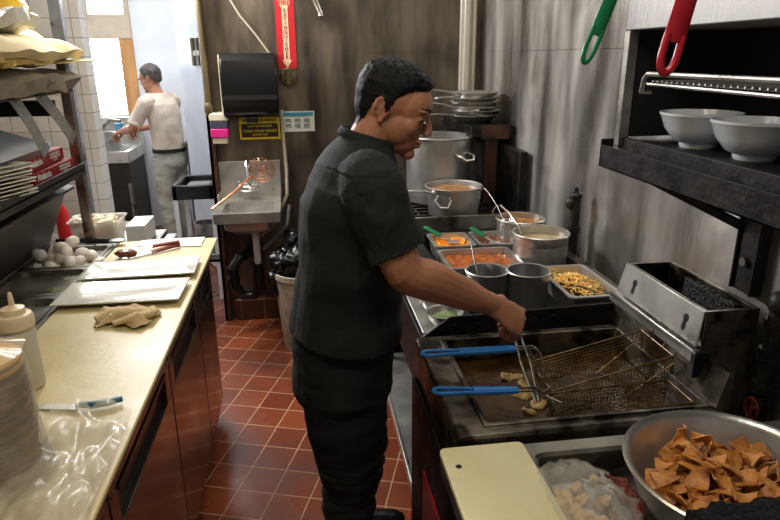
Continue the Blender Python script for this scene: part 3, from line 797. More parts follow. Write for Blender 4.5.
# bright vertical pipes near the corner
b = MB()
b.box(1.045, 1.075, 4.04, 4.08, 1.50, 2.6); b.box(1.10, 1.115, 4.06, 4.10, 1.50, 2.6); b.box(1.03, 1.13, 4.085, 4.122, 1.50, 2.6)
single('vertical_duct', b, M['whitepipe'], 'pale vertical metal duct rising behind the stacked pans', 'duct', bevel=.004)

# ------------------------------------------------------------------ hand sink
d = thing('hand_sink', 'small steel wall-mounted hand sink with tall splashback', 'sink', (-.34, 4.0, .80))
b = MB(); X0, X1, SY0, SY1 = -.535, -.145, 3.64, 4.11
def rrect(x0, x1, y0, y1, r, z, n=5):
    out = []
    for cx, cy, a in ((x1-r, y1-r, 0), (x0+r, y1-r, 90), (x0+r, y0+r, 180), (x1-r, y0+r, 270)):
        for k in range(n+1):
            t = R(a+90*k/n); out.append(Vector((cx+r*math.cos(t), cy+r*math.sin(t), z)))
    return out
b.rings([rrect(X0, X1, SY0, SY1, .006, .79), rrect(X0, X1, SY0, SY1, .006, .85), rrect(X0+.045, X1-.045, SY0+.05, SY1-.13, .05, .845),
         rrect(X0+.06, X1-.06, SY0+.065, SY1-.145, .05, .76), rrect(X0+.11, X1-.11, SY0+.12, SY1-.2, .04, .735)], cap0=False)
b.rings([rrect(X0+.04, X1-.04, SY0+.045, SY1-.12, .05, .80), rrect(X0+.05, X1-.05, SY0+.055, SY1-.13, .06, .73), rrect(X0+.10, X1-.10, SY0+.11, SY1-.19, .06, .695)], cap0=False)
part('basin', b, M['steel'], d, smooth=40)
b = MB(); b.box(X0, X1, SY1-.012, SY1+.01, .84, 1.085); b.box(X0, X0+.006, SY1-.2, SY1, .85, .90); b.box(X1-.006, X1, SY1-.2, SY1, .85, .90)
part('splashback', b, M['steel'], d, bevel=.003)
b = MB(); b.cyl((-.34, 3.85, .70), (-.34, 3.85, .715), .03); part('drain', b, M['dullsteel'], d)
fa = MB(); fa.ell((-.345, 4.045, .92), (.075, .045, .028)); fa.tube([(-.345, 4.04, .93), (-.345, 4.03, 1.06), (-.345, 4.0, 1.11), (-.345, 3.95, 1.10), (-.345, 3.93, 1.07)], [.018, .016, .015, .013, .013], 12)
fo = part('faucet', fa, M['chrome'], d)
for s in (-1, 1):
    h = MB(); h.ell((-.345+s*.055, 4.04, .955), (.018, .018, .02)); h.box(-.345+s*.055-.006, -.345+s*.055+.006, 3.99, 4.05, .965, .975); part('tap_handle', h, M['chrome'], fo, bevel=.002)
b = MB(); b.cyl((-.315, 3.87, .70), (-.315, 3.87, .44), .021, n=16); part('drain_pipe', b, M['pvc'], d, label='white drain pipe')
b = MB(); b.cyl((-.315, 3.87, .47), (-.315, 3.87, .29), .036, n=16); b.tube([(-.315, 3.87, .33), (-.35, 3.87, .25), (-.42, 3.87, .25), (-.47, 3.87, .33), (-.475, 3.87, .44), (-.43, 3.9, .50), (-.38, 3.98, .50), (-.36, 4.11, .50)], .032, 14)
b.cyl((-.475, 3.87, .36), (-.475, 3.87, .385), .042); b.cyl((-.475, 3.87, .43), (-.475, 3.87, .45), .042)
part('trap', b, M['blackpipe'], d, label='black drain trap')
# strainer resting in the sink
sp = thing('spider_strainer', 'copper wire strainer with long handle leaning in the hand sink', 'strainer', (-.42, 3.85, .88))
c = Vector((-.255, 3.93, 1.055)); u = Vector((1, .1, .12)).normalized(); w = Vector((-.2, .15, 1)).normalized(); nn = u.cross(w)
b = MB()
for rr, dd in ((.075, 0), (.055, .018), (.035, .028), (.016, .033)):
    b.tube([c+(u*math.cos(a)+w*math.sin(a))*rr+nn*dd for a in [2*PI*i/24 for i in range(24)]], .0022 if rr < .07 else .0035, 6, closed=True)
for k in range(8):
    a = PI*2*k/8; b.tube([c+(u*math.cos(a)+w*math.sin(a))*.075, c+(u*math.cos(a)+w*math.sin(a))*.04+nn*.026, c+nn*.034], .0018, 6)
part('wire_bowl', b, M['copper'], sp)
b = MB(); b.tube([c+Vector((-.065, -.01, -.035)), (-.40, 3.84, .955), (-.545, 3.72, .865)], .007, 8); part('handle', b, M['copper'], sp)

# ------------------------------------------------------------------ bin with black liner
d = thing('rubbish_bin', 'scuffed pale round bin beside the hand sink', 'bin', (-.02, 3.62, 0))
b = MB(); b.lathe([(0, .01), (.145, .0), (.15, .01), (.185, .46), (.195, .47), (.195, .50), (.18, .50), (.172, .46), (.14, .03), (0, .03)], (-.02, 3.62, 0), 36); part('tub', b, M['bin'], d)
b = MB(); b.tube([(.0, 0, 0)]*2, .01) if False else None
for a in (0,): pass
bg = MB(); bg.ell((-.04, 3.63, .56), (.17, .16, .10), None, 28, 18); bg.ell((-.16, 3.60, .53), (.07, .07, .10), None, 20, 14); bg.ell((-.06, 3.66, .66), (.09, .09, .075), None, 20, 14); bg.ell((.04, 3.6, .60), (.09, .09, .08), None, 20, 14); bg.ell((-.19, 3.58, .44), (.05, .05, .09))
bg = remesh(bg, .009, 1); bg.jitter(.026, 14, 3); bg.jitter(.010, 40, 8)
single('bin_bag', bg, M['blackbag'], 'shiny black bin liner bulging over the pale bin', 'bin bag', smooth=50)
# grey tangle of tubing behind the drain
b = MB(); b.tube([(-.28, 4.0, .52), (-.20, 3.98, .60), (-.12, 4.0, .68), (-.10, 4.05, .80)], .012, 8); b.tube([(-.30, 4.02, .60), (-.22, 4.0, .66), (-.16, 4.05, .76)], .009, 8)
single('supply_hose', b, M['greypost'], 'grey supply hoses looping under the hand sink', 'hose')

# ------------------------------------------------------------------ rack with pots in the doorway
d = thing('utility_cart', 'black framed utility cart standing in the doorway', 'cart', (-.76, 4.55, 0))
b = MB()
for z in (.78,):
    b.box(-.90, -.62, 4.40, 4.44, z, z+.10); b.box(-.90, -.62, 4.80, 4.84, z, z+.10); b.box(-.90, -.865, 4.40, 4.84, z, z+.10); b.box(-.655, -.62, 4.40, 4.84, z, z+.10)
    b.box(-.88, -.64, 4.42, 4.82, z, z+.02)
part('top_tray', b, M['black'], d, bevel=.008)
b = MB(); b.box(-.90, -.62, 4.40, 4.84, .32, .345); b.box(-.90, -.62, 4.40, 4.42, .32, .38); part('lower_shelf', b, M['greypost'], d, bevel=.004)
for x, y in ((-.885, 4.42), (-.635, 4.42), (-.885, 4.82), (-.635, 4.82)):
    b = MB(); b.box(x-.015, x+.015, y-.015, y+.015, 0.03, .78); part('leg', b, M['white'], d, bevel=.003)
b = MB(); b.tube([(-.66, 4.82, .88), (-.66, 4.84, 1.02), (-.60, 4.84, 1.03)], .016, 8); part('handle', b, M['black'], d)
b = MB(); b.box(-.84, -.66, 4.46, 4.78, .815, .84); b.box(-.83, -.67, 4.47, 4.77, .84, .845)
single('baking_tray', b, M['steel'], 'steel tray lying in the top of the black cart', 'tray', bevel=.003)
def pot_mb(c, r, h, lip=.006):
    b = MB(); b.lathe([(0, 0), (r*.93, 0), (r, .01), (r, h-.004), (r+lip, h-.002), (r+lip, h+.002), (r-.004, h), (r-.004, .012), (0, .012)], c, 36)
    return b
single('steel_pot', pot_mb((-.76, 4.52, .347), .09, .13), M['pansteel'], 'round steel pot on the lower shelf of the black cart', 'pot')
single('steel_pot', pot_mb((-.74, 4.70, .347), .085, .20), M['pansteel'], 'taller steel pot at the back of the cart shelf', 'pot')

# ------------------------------------------------------------------ far sink unit and things
d = thing('wash_sink', 'deep steel wash-up sink under the bright far window', 'sink', (-1.85, 6.4, 0))
b = MB()
b.rings([rrect(-2.15, -1.58, 6.05, 6.72, .01, .80), rrect(-2.15, -1.58, 6.05, 6.72, .01, .90), rrect(-2.10, -1.63, 6.10, 6.60, .05, .90), rrect(-2.08, -1.65, 6.12, 6.58, .05, .815)])
b.box(-2.15, -1.58, 6.66, 6.72, .90, 1.16)
part('basin', b, M['steel'], d)
b = MB(); b.box(-2.14, -1.60, 6.10, 6.70, .10, .80); part('cabinet', b, M['lidsteel'], d, label='dark cabinet under the basin')
for x, y in ((-2.12, 6.09), (-1.61, 6.09), (-2.12, 6.68), (-1.61, 6.68)):
    b = MB(); b.cyl((x, y, 0), (x, y, .6), .02); part('leg', b, M['dullsteel'], d)
b = MB(); b.tube([(-1.95, 6.64, 1.05), (-1.95, 6.55, 1.05), (-1.95, 6.50, 1.12), (-1.95, 6.46, 1.28), (-1.97, 6.44, 1.30)], .014, 8); b.tube([(-1.95, 6.6, 1.06), (-1.80, 6.42, 1.16), (-1.70, 6.38, 1.15)], .014, 8); part('faucet', b, M['dullsteel'], d)
b = MB(); b.lathe([(0, 0), (.03, 0), (.036, .09), (.032, .09), (.027, .01), (0, .01)], (-1.66, 6.16, 1.06)); single('blue_cup', b, M['bluesponge'], 'small blue cup in the hands of the man at the far sink', 'cup')
b = pot_mb((-1.86, 6.33, .87), .16, .14); b.xf(Matrix.Translation((-1.86, 6.33, .87)) @ Euler((R(12), R(-8), 0)).to_matrix().to_4x4() @ Matrix.Translation((1.86, -6.33, -.87)))
single('mixing_pot', b, M['pansteel'], 'wide steel pot tilted in the far wash sink', 'pot')
b = MB(); b.box(-1.06, -.72, 5.9, 6.7, .95, .985); b.box(-1.04, -1.0, 5.92, 5.96, 0, .95); b.box(-.78, -.74, 5.92, 5.96, 0, .95); b.box(-1.04, -1.0, 6.6, 6.64, 0, .95); b.box(-.78, -.74, 6.6, 6.64, 0, .95)
single('side_table', b, M['darkgreen'], 'dark green topped table behind the man at the far sink', 'table', bevel=.004)
b = MB()
for i in range(9):
    z = .50+i*.048
    b.ell((-.90, 6.15, z), (.10, .09, .022))
single('towel_stack', b, M['creamcloth'], 'tall pile of folded cream cloths on the floor crate beside the pale jeans', 'towels')
single('storage_crate', MB().box(-1.0, -.80, 6.04, 6.26, 0, .478), M['brownlabel'], 'brown crate under the pile of cream cloths', 'crate', bevel=.005)
b = MB(); b.ell((-1.62, 5.6, .14), (.16, .15, .14)); b.ell((-1.60, 5.6, .25), (.12, .12, .06))
b = MB(); b.lathe([(0, 0), (.15, 0), (.17, .30), (.18, .30), (.18, .33), (0, .33)], (-1.66, 5.55, 0)); single('storage_bucket', b, M['creamplastic'], 'cream lidded bucket on the floor below the far sink', 'bucket')
b = MB(); b.box(-1.45, -1.30, 5.9, 6.3, 0, .30); 
# ------------------------------------------------------------------ left: prep table
d = thing('prep_table', 'refrigerated prep table with polished dark steel doors', 'prep table', (-.8, 1.75, 0)); prep = d
PY0, PY1 = .35, 2.86
b = MB(); b.box(-1.22, -.475, PY0, PY1, .09, .845); b.box(-1.22, -.44, PY0, PY1, .845, .905)
part('body', b, M['dullsteel'], d, bevel=.004)
b = MB(); b.box(-1.15, -.55, PY0+.02, PY1-.02, 0, .09); part('plinth', b, M['soot'], d)
doors = [(2.445, 2.845), (1.86, 2.435), (1.20, 1.85), (.55, 1.19)]
for y0, y1 in doors:
    b = MB(); b.box(-.475, -.452, y0, y1, .10, .70); b.box(-.475, -.452, y0, y1, .805, .84); b.box(-.475, -.452, y0, y0+.06, .70, .805); b.box(-.475, -.452, y1-.06, y1, .70, .805)
    dd = part('door', b, M['doorsteel'], d, bevel=.003)
    b = MB(); b.box(-.476, -.470, y0+.055, y1-.055, .695, .81); b.box(-.472, -.448, y0+.06, y1-.06, .79, .803)
    part('handle_recess', b, M['black'], dd)
b = MB(); b.box(-.84, -.42, 1.0-.6, 2.86, .905, .918); part('board_bed', b, M['dullsteel'], d)
# frame of the pan opening
b = MB(); b.box(-1.20, -1.13, PY0, PY1, .905, .935); b.box(-.855, -.838, PY0, PY1, .905, .928)
for y in (2.85, 2.52, 2.20, 1.94, 1.68, 1.40): b.box(-1.13, -.855, y-.008, y+.008, .905, .925)
part('pan_rail', b, M['dullsteel'], d, bevel=.002)
# long white cutting board
b = MB(); b.prism([(-.832, .4, .918), (-.405, .4, .918), (-.405, 2.855, .918), (-.832, 2.855, .918)], (0, 0, .013))
single('cutting_board', b, M['boardwhite'], 'long worn cream cutting board running the length of the prep table', 'cutting board', bevel=.004)
# raised lid
b = MB(); mx = frame((-1.14, 0, .925), (.40, 0, .92), (0, 1, 0), (-.92, 0, .40))
b.box(0, .30, 1.05, 2.87, 0, .02, mx); b.box(.285, .30, 1.05, 2.87, -.03, .0, mx)
part('lid', b, M['lidsteel'], prep, bevel=.004, label='dark steel lid propped up behind the food pans')
# food pans
def food_pan(name, label, x0, x1, y0, y1, depth, filled=None, fm=None, foodname='food', parentmat='dullsteel', top=.926, lvl=.03, amp=.01, fs=40, group=None, sheetn=22):
    d = thing(name, label, 'food pan', ((x0+x1)/2, (y0+y1)/2, top-depth), group)
    b = MB()
    b.rings([rrect(x0+.02, x1-.02, y0+.02, y1-.02, .03, top-depth), rrect(x0+.01, x1-.01, y0+.01, y1-.01, .03, top-.01), rrect(x0, x1, y0, y1, .02, top-.006), rrect(x0, x1, y0, y1, .02, top),
             rrect(x0+.014, x1-.014, y0+.014, y1-.014, .028, top), rrect(x0+.022, x1-.022, y0+.022, y1-.022, .028, top-depth+.008)])
    part('pan', b, M[parentmat], d, smooth=50)
    if filled:
        b = MB()
        def fn(u, v):
            x = x0+.018+(x1-x0-.036)*u; y = y0+.018+(y1-y0-.036)*v
            e = min(u, 1-u, v, 1-v)
            return (x, y, top-lvl+amp*noise.noise(Vector((x*fs, y*fs, 1)))*1.6-(.008 if e < .05 else 0))
        b.sheet(fn, sheetn, sheetn, .004)
        o = part(foodname, b, M[fm], d, smooth=50)
    return d
food_pan('food_pan', 'steel pan holding the pile of white eggs', -1.125, -.86, 2.53, 2.84, .12)
b = MB()
dlt = food_pan('food_pan', 'wide steel pan of shredded lettuce in front of the eggs', -1.125, -.86, 2.21, 2.51, .14, True, 'darkliquid', 'pan_bottom', lvl=.10)
# shreds of lettuce
b = MB()
for i in range(260):
    x = random.uniform(-1.02, -.885); y = random.uniform(2.24, 2.46); z = .872+.035*random.random()*(1-abs(x+.93)/.12)
    a = random.uniform(0, PI); l = random.uniform(.012, .026); dv = Vector((math.cos(a), math.sin(a), random.uniform(-.3, .3)))*l
    c = Vector((x, y, z)); b.tube([c-dv, c+Vector((0, 0, .004)), c+dv], [.0012, .0022, .0012], 4)
single('shredded_lettuce', b, M['lettuce'], 'heap of pale shredded lettuce in the wide pan', 'lettuce', kind='stuff')
food_pan('food_pan', 'small steel pan of diced tomato beside the lid', -1.125, -1.0, 1.95, 2.19, .12, True, 'tomato', 'diced_tomato', lvl=.045, amp=.012, fs=70, sheetn=30)
food_pan('food_pan', 'small steel pan of chopped greens next to the platter', -.99, -.86, 1.95, 2.19, .12, True, 'greens', 'chopped_greens', lvl=.045, amp=.012, fs=70, sheetn=30)
food_pan('food_pan', 'empty dark steel pan nearest the squeeze bottle', -1.0, -.86, 1.69, 1.93, .12)
food_pan('food_pan', 'dark steel pan behind the squeeze bottle by the lid', -1.125, -1.01, 1.69, 1.93, .12, True, 'darkliquid', 'sauce', lvl=.05, amp=.002)
# eggs
EG = MB()
EG.lathe([(0, -.0285), (.009, -.0272), (.016, -.022), (.0205, -.013), (.0222, -.002), (.0212, .009), (.0175, .019), (.011, .0265), (.005, .0295), (0, .0302)], n=20)
eg = single('egg', EG, M['egg'], 'x', 'egg', 'eggs heaped in the steel pan', smooth=180)
spots = [(-1.10, 2.60, 0), (-1.055, 2.585, 0), (-1.01, 2.575, 0), (-.965, 2.575, 0), (-.92, 2.57, 0), (-.885, 2.585, 0), (-1.10, 2.66, 0), (-1.05, 2.645, 0), (-1.0, 2.635, 0), (-.95, 2.63, 0), (-.90, 2.64, 0),
         (-1.09, 2.72, 0), (-1.04, 2.705, 0), (-.99, 2.70, 0), (-.94, 2.69, 0), (-.89, 2.70, 0),
         (-1.075, 2.62, 1), (-1.03, 2.60, 1), (-1.02, 2.66, 1), (-.975, 2.60, 1), (-.97, 2.655, 1), (-.925, 2.61, 1), (-1.06, 2.68, 1), (-.915, 2.665, 1), (-1.04, 2.635, 2), (-.995, 2.635, 2), (-1.01, 2.68, 2)]
for i, (x, y, l) in enumerate(spots):
    o = eg if i == 0 else eg.copy()
    if i: COL.objects.link(o)
    o.location = (x, y, .858+.0375*l+.0)
    o.rotation_euler = (random.uniform(60, 120)*PI/180, random.uniform(0, 1), random.uniform(0, 6))
    o['label'] = ('white egg in the bottom layer of the heap', 'white egg in the middle layer of the heap', 'white egg on top of the heap')[l]
    o.location.z += .044; o.location.x += .012; o.scale = (1.12, 1.12, 1.12)
# black handled spoon across the pan
d = thing('serving_spoon', 'black serving spoon lying along the back edge of the egg pan', 'spoon', (-.95, 2.80, .935))
b = MB(); b.tube([(-1.09, 2.82, .955), (-.98, 2.815, .955), (-.86, 2.80, .952)], [(.012, .007)]*3, 10); part('handle', b, M['black'], d)
b = MB(); b.ell((-.83, 2.80, .952), (.04, .025, .009)); part('bowl', b, M['dullsteel'], d)

# platters
def platter(label, x0, x1, y0, y1, rz):
    cx, cy = (x0+x1)/2, (y0+y1)/2; hx, hy = (x1-x0)/2, (y1-y0)/2
    b = MB(); zz = .932
    rings = []
    for f, gx, z in ((.60, .55, 0.001), (.98, .98, .016), (1, 1, .019), (.98, .98, .022), (.72, .66, .008), (.70, .63, .006)):
        rings.append([Vector((cx+sx*hx*f, cy+sy*hy*gx, zz+z)) for sx, sy in ((-1, -1), (1, -1), (1, 1), (-1, 1))])
    b.rings(rings)
    b.xf(Matrix.Translation((cx, cy, 0)) @ Matrix.Rotation(rz, 4, 'Z') @ Matrix.Translation((-cx, -cy, 0)))
    return single('platter', b, M['porcelain'], label, 'platter', 'white rectangular platters on the cutting board', bevel=.003)
platter('white rectangular platter nearer the tan rag', -.845, -.43, 2.03, 2.25, R(-1))
platter('white rectangular platter farther back by the tongs', -.84, -.425, 2.29, 2.50, R(2))
# tan rag
b = MB()
def rag(u, v):
    x = -.655+.165*u; y = 1.86+.12*v
    z = .945+.022*abs(math.sin(u*5.2+v*2.2))+.014*noise.noise(Vector((u*5, v*5, 3)))
    e = min(u, 1-u, v, 1-v)*5
    y += .022*math.sin(u*7); x += .018*math.sin(v*8+u*3)
    return (x, y, .935+(z-.935)*min(1, e+.25))
b.sheet(rag, 34, 26, .006)
b.tube([(-.66, 1.90, .945), (-.62, 1.925, .957), (-.56, 1.90, .965), (-.50, 1.915, .957)], [(.012, .018), (.016, .022), (.017, .024), (.008, .014)], 10)
b.tube([(-.60, 1.87, .945), (-.55, 1.875, .957), (-.505, 1.90, .955), (-.49, 1.95, .945)], [(.008, .014), (.013, .02), (.014, .02), (.007, .012)], 10)
b.jitter(.006, 40, 2)
single('rag', b, M['cloth'], 'crumpled tan rag on the cutting board in front of the platters', 'rag', smooth=60)
# tongs with red grips
d = thing('tongs', 'steel tongs with dull red grips lying behind the platters', 'tongs', (-.64, 2.63, .932))
for s in (-1, 1):
    a = Vector((-.55, 2.715, .952+.006*s)); e = Vector((-.745, 2.585+s*.012, .948+.012*s)); m_ = a.lerp(e, .45)+Vector((0, s*.008, 0))
    b = MB(); b.tube([a.lerp(e, .40), m_, e], [(.004, .010), (.004, .011), (.004, .014)], 8); b.ell(e, (.022, .017, .008)); part('arm', b, M['steel'], d)
    b = MB(); b.tube([a, a.lerp(e, .2)+Vector((0, s*.004, 0)), a.lerp(e, .52)+Vector((0, s*.006, 0))], [(.008, .011)]*3, 10); part('grip', b, M['tongred'], d)
b = MB(); b.ell((-.745, 2.60, .952), (.045, .026, .018)); b.jitter(.006, 60)
single('food_scrap', b, M['bean'], 'dark sauce-stained tip rest beside the tongs', 'food')
for i, (x0, x1, y0, y1, rz, lb) in enumerate([(-.74, -.60, 2.755, 2.85, .05, 'white paper sheet lying at the far end of the board, left one'), (-.60, -.46, 2.72, 2.85, -.12, 'white paper sheet at the far right corner of the board')]):
    b = MB(); b.sheet(lambda u, v: (x0+(x1-x0)*u, y0+(y1-y0)*v+rz*(u-.5)*.1, .9345+.004*u*v), 5, 5, .0015)
    single('paper_sheet', b, M['paper'], lb, 'paper')
# table beyond the prep table, with tub
b = MB(); b.box(-1.35, -.72, 2.90, 3.30, .84, .865)
for x, y in ((-1.33, 2.92), (-.76, 2.92), (-1.33, 3.26), (-.76, 3.26)): pass
d = thing('steel_table', 'small steel table standing beyond the far end of the prep table', 'table', (-1.03, 3.1, 0))
part('tabletop', b, M['dullsteel'], d, bevel=.003)
for x, y in ((-1.32, 2.93), (-.76, 2.93), (-1.32, 3.27), (-.76, 3.27)):
    b = MB(); b.cyl((x, y, 0), (x, y, .84), .016); part('leg', b, M['dullsteel'], d)
d = thing('plastic_tub', 'clear plastic tub heaped with white florets behind the eggs', 'tub', (-.97, 3.03, .866))
b = MB()
x0, x1, y0, y1 = -1.08, -.865, 2.95, 3.12
b.rings([rrect(x0+.012, x1-.012, y0+.012, y1-.012, .02, .867), rrect(x0, x1, y0, y1, .02, .995), rrect(x0-.008, x1+.008, y0-.008, y1+.008, .02, .998), rrect(x0-.008, x1+.008, y0-.008, y1+.008, .02, 1.004), rrect(x0+.004, x1-.004, y0+.004, y1-.004, .02, 1.0), rrect(x0+.015, x1-.015, y0+.015, y1-.015, .02, .871)])
part('tub_body', b, M['tubplastic'], d)
b = MB()
for i in range(26):
    b.ell((random.uniform(-1.055, -.89), random.uniform(2.975, 3.095), random.uniform(.90, 1.0)), (random.uniform(.018, .032),)*3, None, 10, 7)
b = remesh(b, .006, 1); b.jitter(.008, 60)
single('white_florets', b, M['cauli'], 'pile of white florets filling the clear tub', 'vegetables', kind='stuff')
b = MB(); b.ell((-1.03, 2.985, .92), (.032, .015, .03)); b.ell((-.96, 2.98, .93), (.03, .013, .03)); b.ell((-1.0, 2.98, .90), (.03, .013, .02))
single('pink_pieces', b, M['salmon'], 'pinkish food showing through the front of the clear tub', 'food', kind='stuff')
b = MB(); b.box(-.845, -.755, 3.0, 3.2, .867, .965); single('white_carton', b, M['whitetoilet'], 'small white carton standing right of the clear tub', 'carton', bevel=.003)
d = thing('floor_freezer', 'white topped low chest with dark side beyond the steel table', 'chest', (-1.05, 3.75, 0))
b = MB(); b.box(-1.35, -.84, 3.55, 4.0, 0, .62); part('body', b, M['blacksteel'], d, bevel=.004)
b = MB(); b.box(-1.37, -.82, 3.53, 4.02, .622, .65); part('lid', b, M['doorpaint'], d, bevel=.006)
b = MB(); b.box(-1.10, -1.04, 3.35, 3.40, .866, 1.05)
single('red_bottle', MB().lathe([(0, 0), (.03, 0), (.03, .14), (.012, .17), (.012, .20), (0, .20)], (-1.19, 3.2, .866)), M['redflag'], 'red bottle standing behind the shelf post', 'bottle')

# squeeze bottle
d = thing('squeeze_bottle', 'cloudy squeeze bottle with cream cap on the left of the board', 'bottle', (-.715, 1.52, .932))
c = (-.715, 1.52, .932)
b = MB(); b.lathe([(0, 0), (.036, 0), (.040, .006), (.040, .15), (.037, .165), (0, .166)], c); part('bottle_body', b, M['bottle'], d)
b = MB(); b.lathe([(0, .165), (.042, .165), (.042, .190), (.038, .198), (.028, .200), (.026, .214), (.012, .218), (.007, .222), (.005, .25), (.003, .255), (0, .255)], c); part('cap', b, M['capcream'], d)
# second bottle edge at far left
c2 = (-.80, 1.50, .932)
single('oil_jug', MB().lathe([(0, 0), (.045, 0), (.05, .01), (.05, .20), (.03, .24), (.016, .26), (0, .262)], c2), M['tubplastic'], 'clear jug at the left edge behind the squeeze bottle', 'jug')
# tortilla stack in plastic at the near left
cx, cy = -.622, 1.14
gname = 'tortillas stacked in the clear bag'
tl = MB(); tl.lathe([(0, 0), (.073, .0), (.078, .003), (.078, .008), (.073, .011), (0, .012)], n=36); tl.jitter(.0015, 30)
first = None
for i in range(19):
    z = .934+i*.0122
    if first is None:
        first = single('tortilla', tl, M['bread'], 'browned round tortilla within the bagged stack', 'tortilla', gname); o = first
    else:
        o = first.copy(); COL.objects.link(o)
    o.location = (cx+random.uniform(-.003, .003), cy+random.uniform(-.003, .003), z); o.rotation_euler = (0, 0, random.uniform(0, 6))
for k in range(2):
    b = MB(); b.lathe([(0, 0), (.073, 0), (.079, .004), (.079, .009), (.074, .013), (0, .013)], (cx, cy, .934+19*.0122+k*.0145), 36)
    single('tortilla', b, M['breadtop'], ('pale tortilla just under the top of the bagged stack', 'pale tortilla on top of the bagged stack')[k], 'tortilla')
b = MB()
def bagf(u, v):
    a = 2*PI*u; z = .936+.285*v
    r = .084+.014*math.exp(-((v-.0)/.25)**2)
    if v > .93: r *= max(.02, 1-(v-.93)/.07*.98)
    p = Vector((math.cos(a)*r, math.sin(a)*r, z))
    q = noise.noise(Vector((math.cos(a)*2.5, math.sin(a)*2.5, z*12)))+.5*noise.noise(Vector((math.cos(a)*7, math.sin(a)*7, z*16)))
    return (cx+p.x*(1+.10*q), cy+p.y*(1+.10*q), z+.004*q)
b.sheet(bagf, 64, 26, .0008)
single('plastic_bag', b, M['film'], 'crinkled clear bag around the tortilla stack', 'plastic bag', smooth=60)
b = MB(); b.box(-.05, .05, -.001, .001, -.025, .025, frame((cx-.005, cy-.088, 1.02), (1, 0, 0), (0, 1, 0), (0, 0, 1)))
b = MB(); b.sheet(lambda u, v: (cx+.106*math.sin(R(-30+50*u)), cy-.106*math.cos(R(-30+50*u)), 1.0+.045*v), 8, 3, .001)
single('bag_label', b, M['navy'], 'dark navy label stuck on the bagged tortillas', 'label')
b = MB()
def filmf(u, v):
    x = -.60+.185*u-.03*v*(1-u); y = .93+.42*v-.04*u+.05*math.sin(u*3)
    q = noise.noise(Vector((u*3, v*3.5, 2)))+.25*noise.noise(Vector((u*7, v*6, 5)))
    return (x+.012*q, y, .944+.040*abs(q)+.02*(1-u)*math.sin(v*3)**2)
b.sheet(filmf, 44, 60, .0008)
single('plastic_film', b, M['film'], 'loose crinkled plastic film spread on the board beside the tortilla stack', 'plastic film', smooth=60)
b = MB()
def filmg(u, v):
    x = -.575+.16*u-.01*v; y = .95+.37*v
    q = noise.noise(Vector((u*4, v*3, 12)))+.2*noise.noise(Vector((u*8, v*7, 15)))
    return (x+.012*q, y, .938+.03*abs(q))
b.sheet(filmg, 34, 46, .0008)
single('plastic_film', b, M['film'], 'second layer of clear film lying under the loose one', 'plastic film', smooth=60)
# knife
d = thing('kitchen_knife', 'knife with a teal handle lying past the edge of the plastic film', 'knife', (-.50, 1.385, .932))
b = MB(); b.tube([(-.555, 1.385, .944), (-.52, 1.378, .945), (-.485, 1.385, .945), (-.458, 1.400, .944)], [(.006, .008), (.008, .012), (.008, .012), (.007, .010)], 12); part('handle', b, M['teal'], d)
b = MB(); b.prism([(-.70, 1.40, .938), (-.555, 1.372, .938), (-.555, 1.398, .938), (-.66, 1.41, .938)], (0, 0, .002)); part('blade', b, M['steel'], d)

# ------------------------------------------------------------------ left over-shelf
d = thing('storage_shelving', 'stained steel shelving unit rising behind the prep table', 'shelving', (-1.2, 2.2, .905))
def posts(x, y, z0, z1, m, name='post', w=.022):
    b = MB(); b.box(x-w, x+w, y-.004, y+.004, z0, z1); b.box(x+w-.006, x+w, y, y+.03, z0, z1); part(name, b, M[m], d, bevel=.001)
posts(-.955, 2.83, .93, 1.76, 'brownpost', w=.018)
posts(-1.60, 2.83, .93, 2.3, 'brownpost')
b = MB(); b.box(-1.60, -.93, 1.0, 2.85, 1.265, 1.275); b.box(-.938, -.93, 1.0, 2.85, 1.245, 1.295); part('lower_shelf', b, M['lidsteel'], d, bevel=.002)
b = MB(); b.box(-1.60, -.93, 1.0, 2.85, 1.605, 1.615); b.box(-.938, -.93, 1.0, 2.85, 1.59, 1.63); part('upper_shelf', b, M['lidsteel'], d, bevel=.002)
b = MB(); b.box(-1.5, -.99, 2.74, 2.80, 1.50, 1.56); part('shelf_brace', b, M['soot'], d)
b = MB(); mx = frame((-1.175, 3.52, 0), (1, 0, 0), (0, 1, 0), (0, 0, 1)); b.box(-.028, .028, -.004, .004, .60, 2.61, mx); b.box(.02, .028, 0, .04, .60, 2.61, mx)
single('steel_angle_post', b, M['greypost'], 'tall blue-grey angle post standing in front of the tile edge', 'post', bevel=.001)
# plates on the lower shelf
pl = MB()
rings = []
hx, hy = .15, .09
for f, z in ((.62, 0), (.98, .010), (1, .013), (.98, .015), (.66, .004)):
    rings.append([Vector((sx*hx*f, sy*hy*f, z)) for sx, sy in ((-1, -1), (1, -1), (1, 1), (-1, 1))])
pl.rings(rings)
p0 = single('plate', pl, M['porcelain'], 'white rectangular plate in the stack on the lower shelf', 'plate', 'rectangular plates stacked on the lower shelf', bevel=.002)
for i in range(9):
    o = p0 if i == 0 else p0.copy()
    if i: COL.objects.link(o)
    o.location = (-1.07+.006*math.sin(i*2.1), 2.22+.008*math.cos(i*1.7), 1.277+.0125*i); o.rotation_euler = (0, 0, R(-22+3*math.sin(i*3)))
q0 = p0.copy(); COL.objects.link(q0)
q0['label'] = 'white rectangular plate in the second stack nearer the left edge'; q0['group'] = 'plates stacked beside the first stack'
for i in range(8):
    o = q0 if i == 0 else q0.copy()
    if i: COL.objects.link(o)
    o.location = (-1.09+.005*math.sin(i*2.7), 1.98, 1.277+.0125*i); o.rotation_euler = (0, 0, R(-22+3*math.cos(i*3)))
b = MB(); b.sheet(lambda u, v: (-1.32+.36*u, 2.05+.55*v, 1.425+.05*math.exp(-((u-.3)/.4)**2)-.02*u*u), 10, 10, .012)
single('white_tray', b, M['doorpaint'], 'large white sheet lying on top of the stacked plates', 'tray')
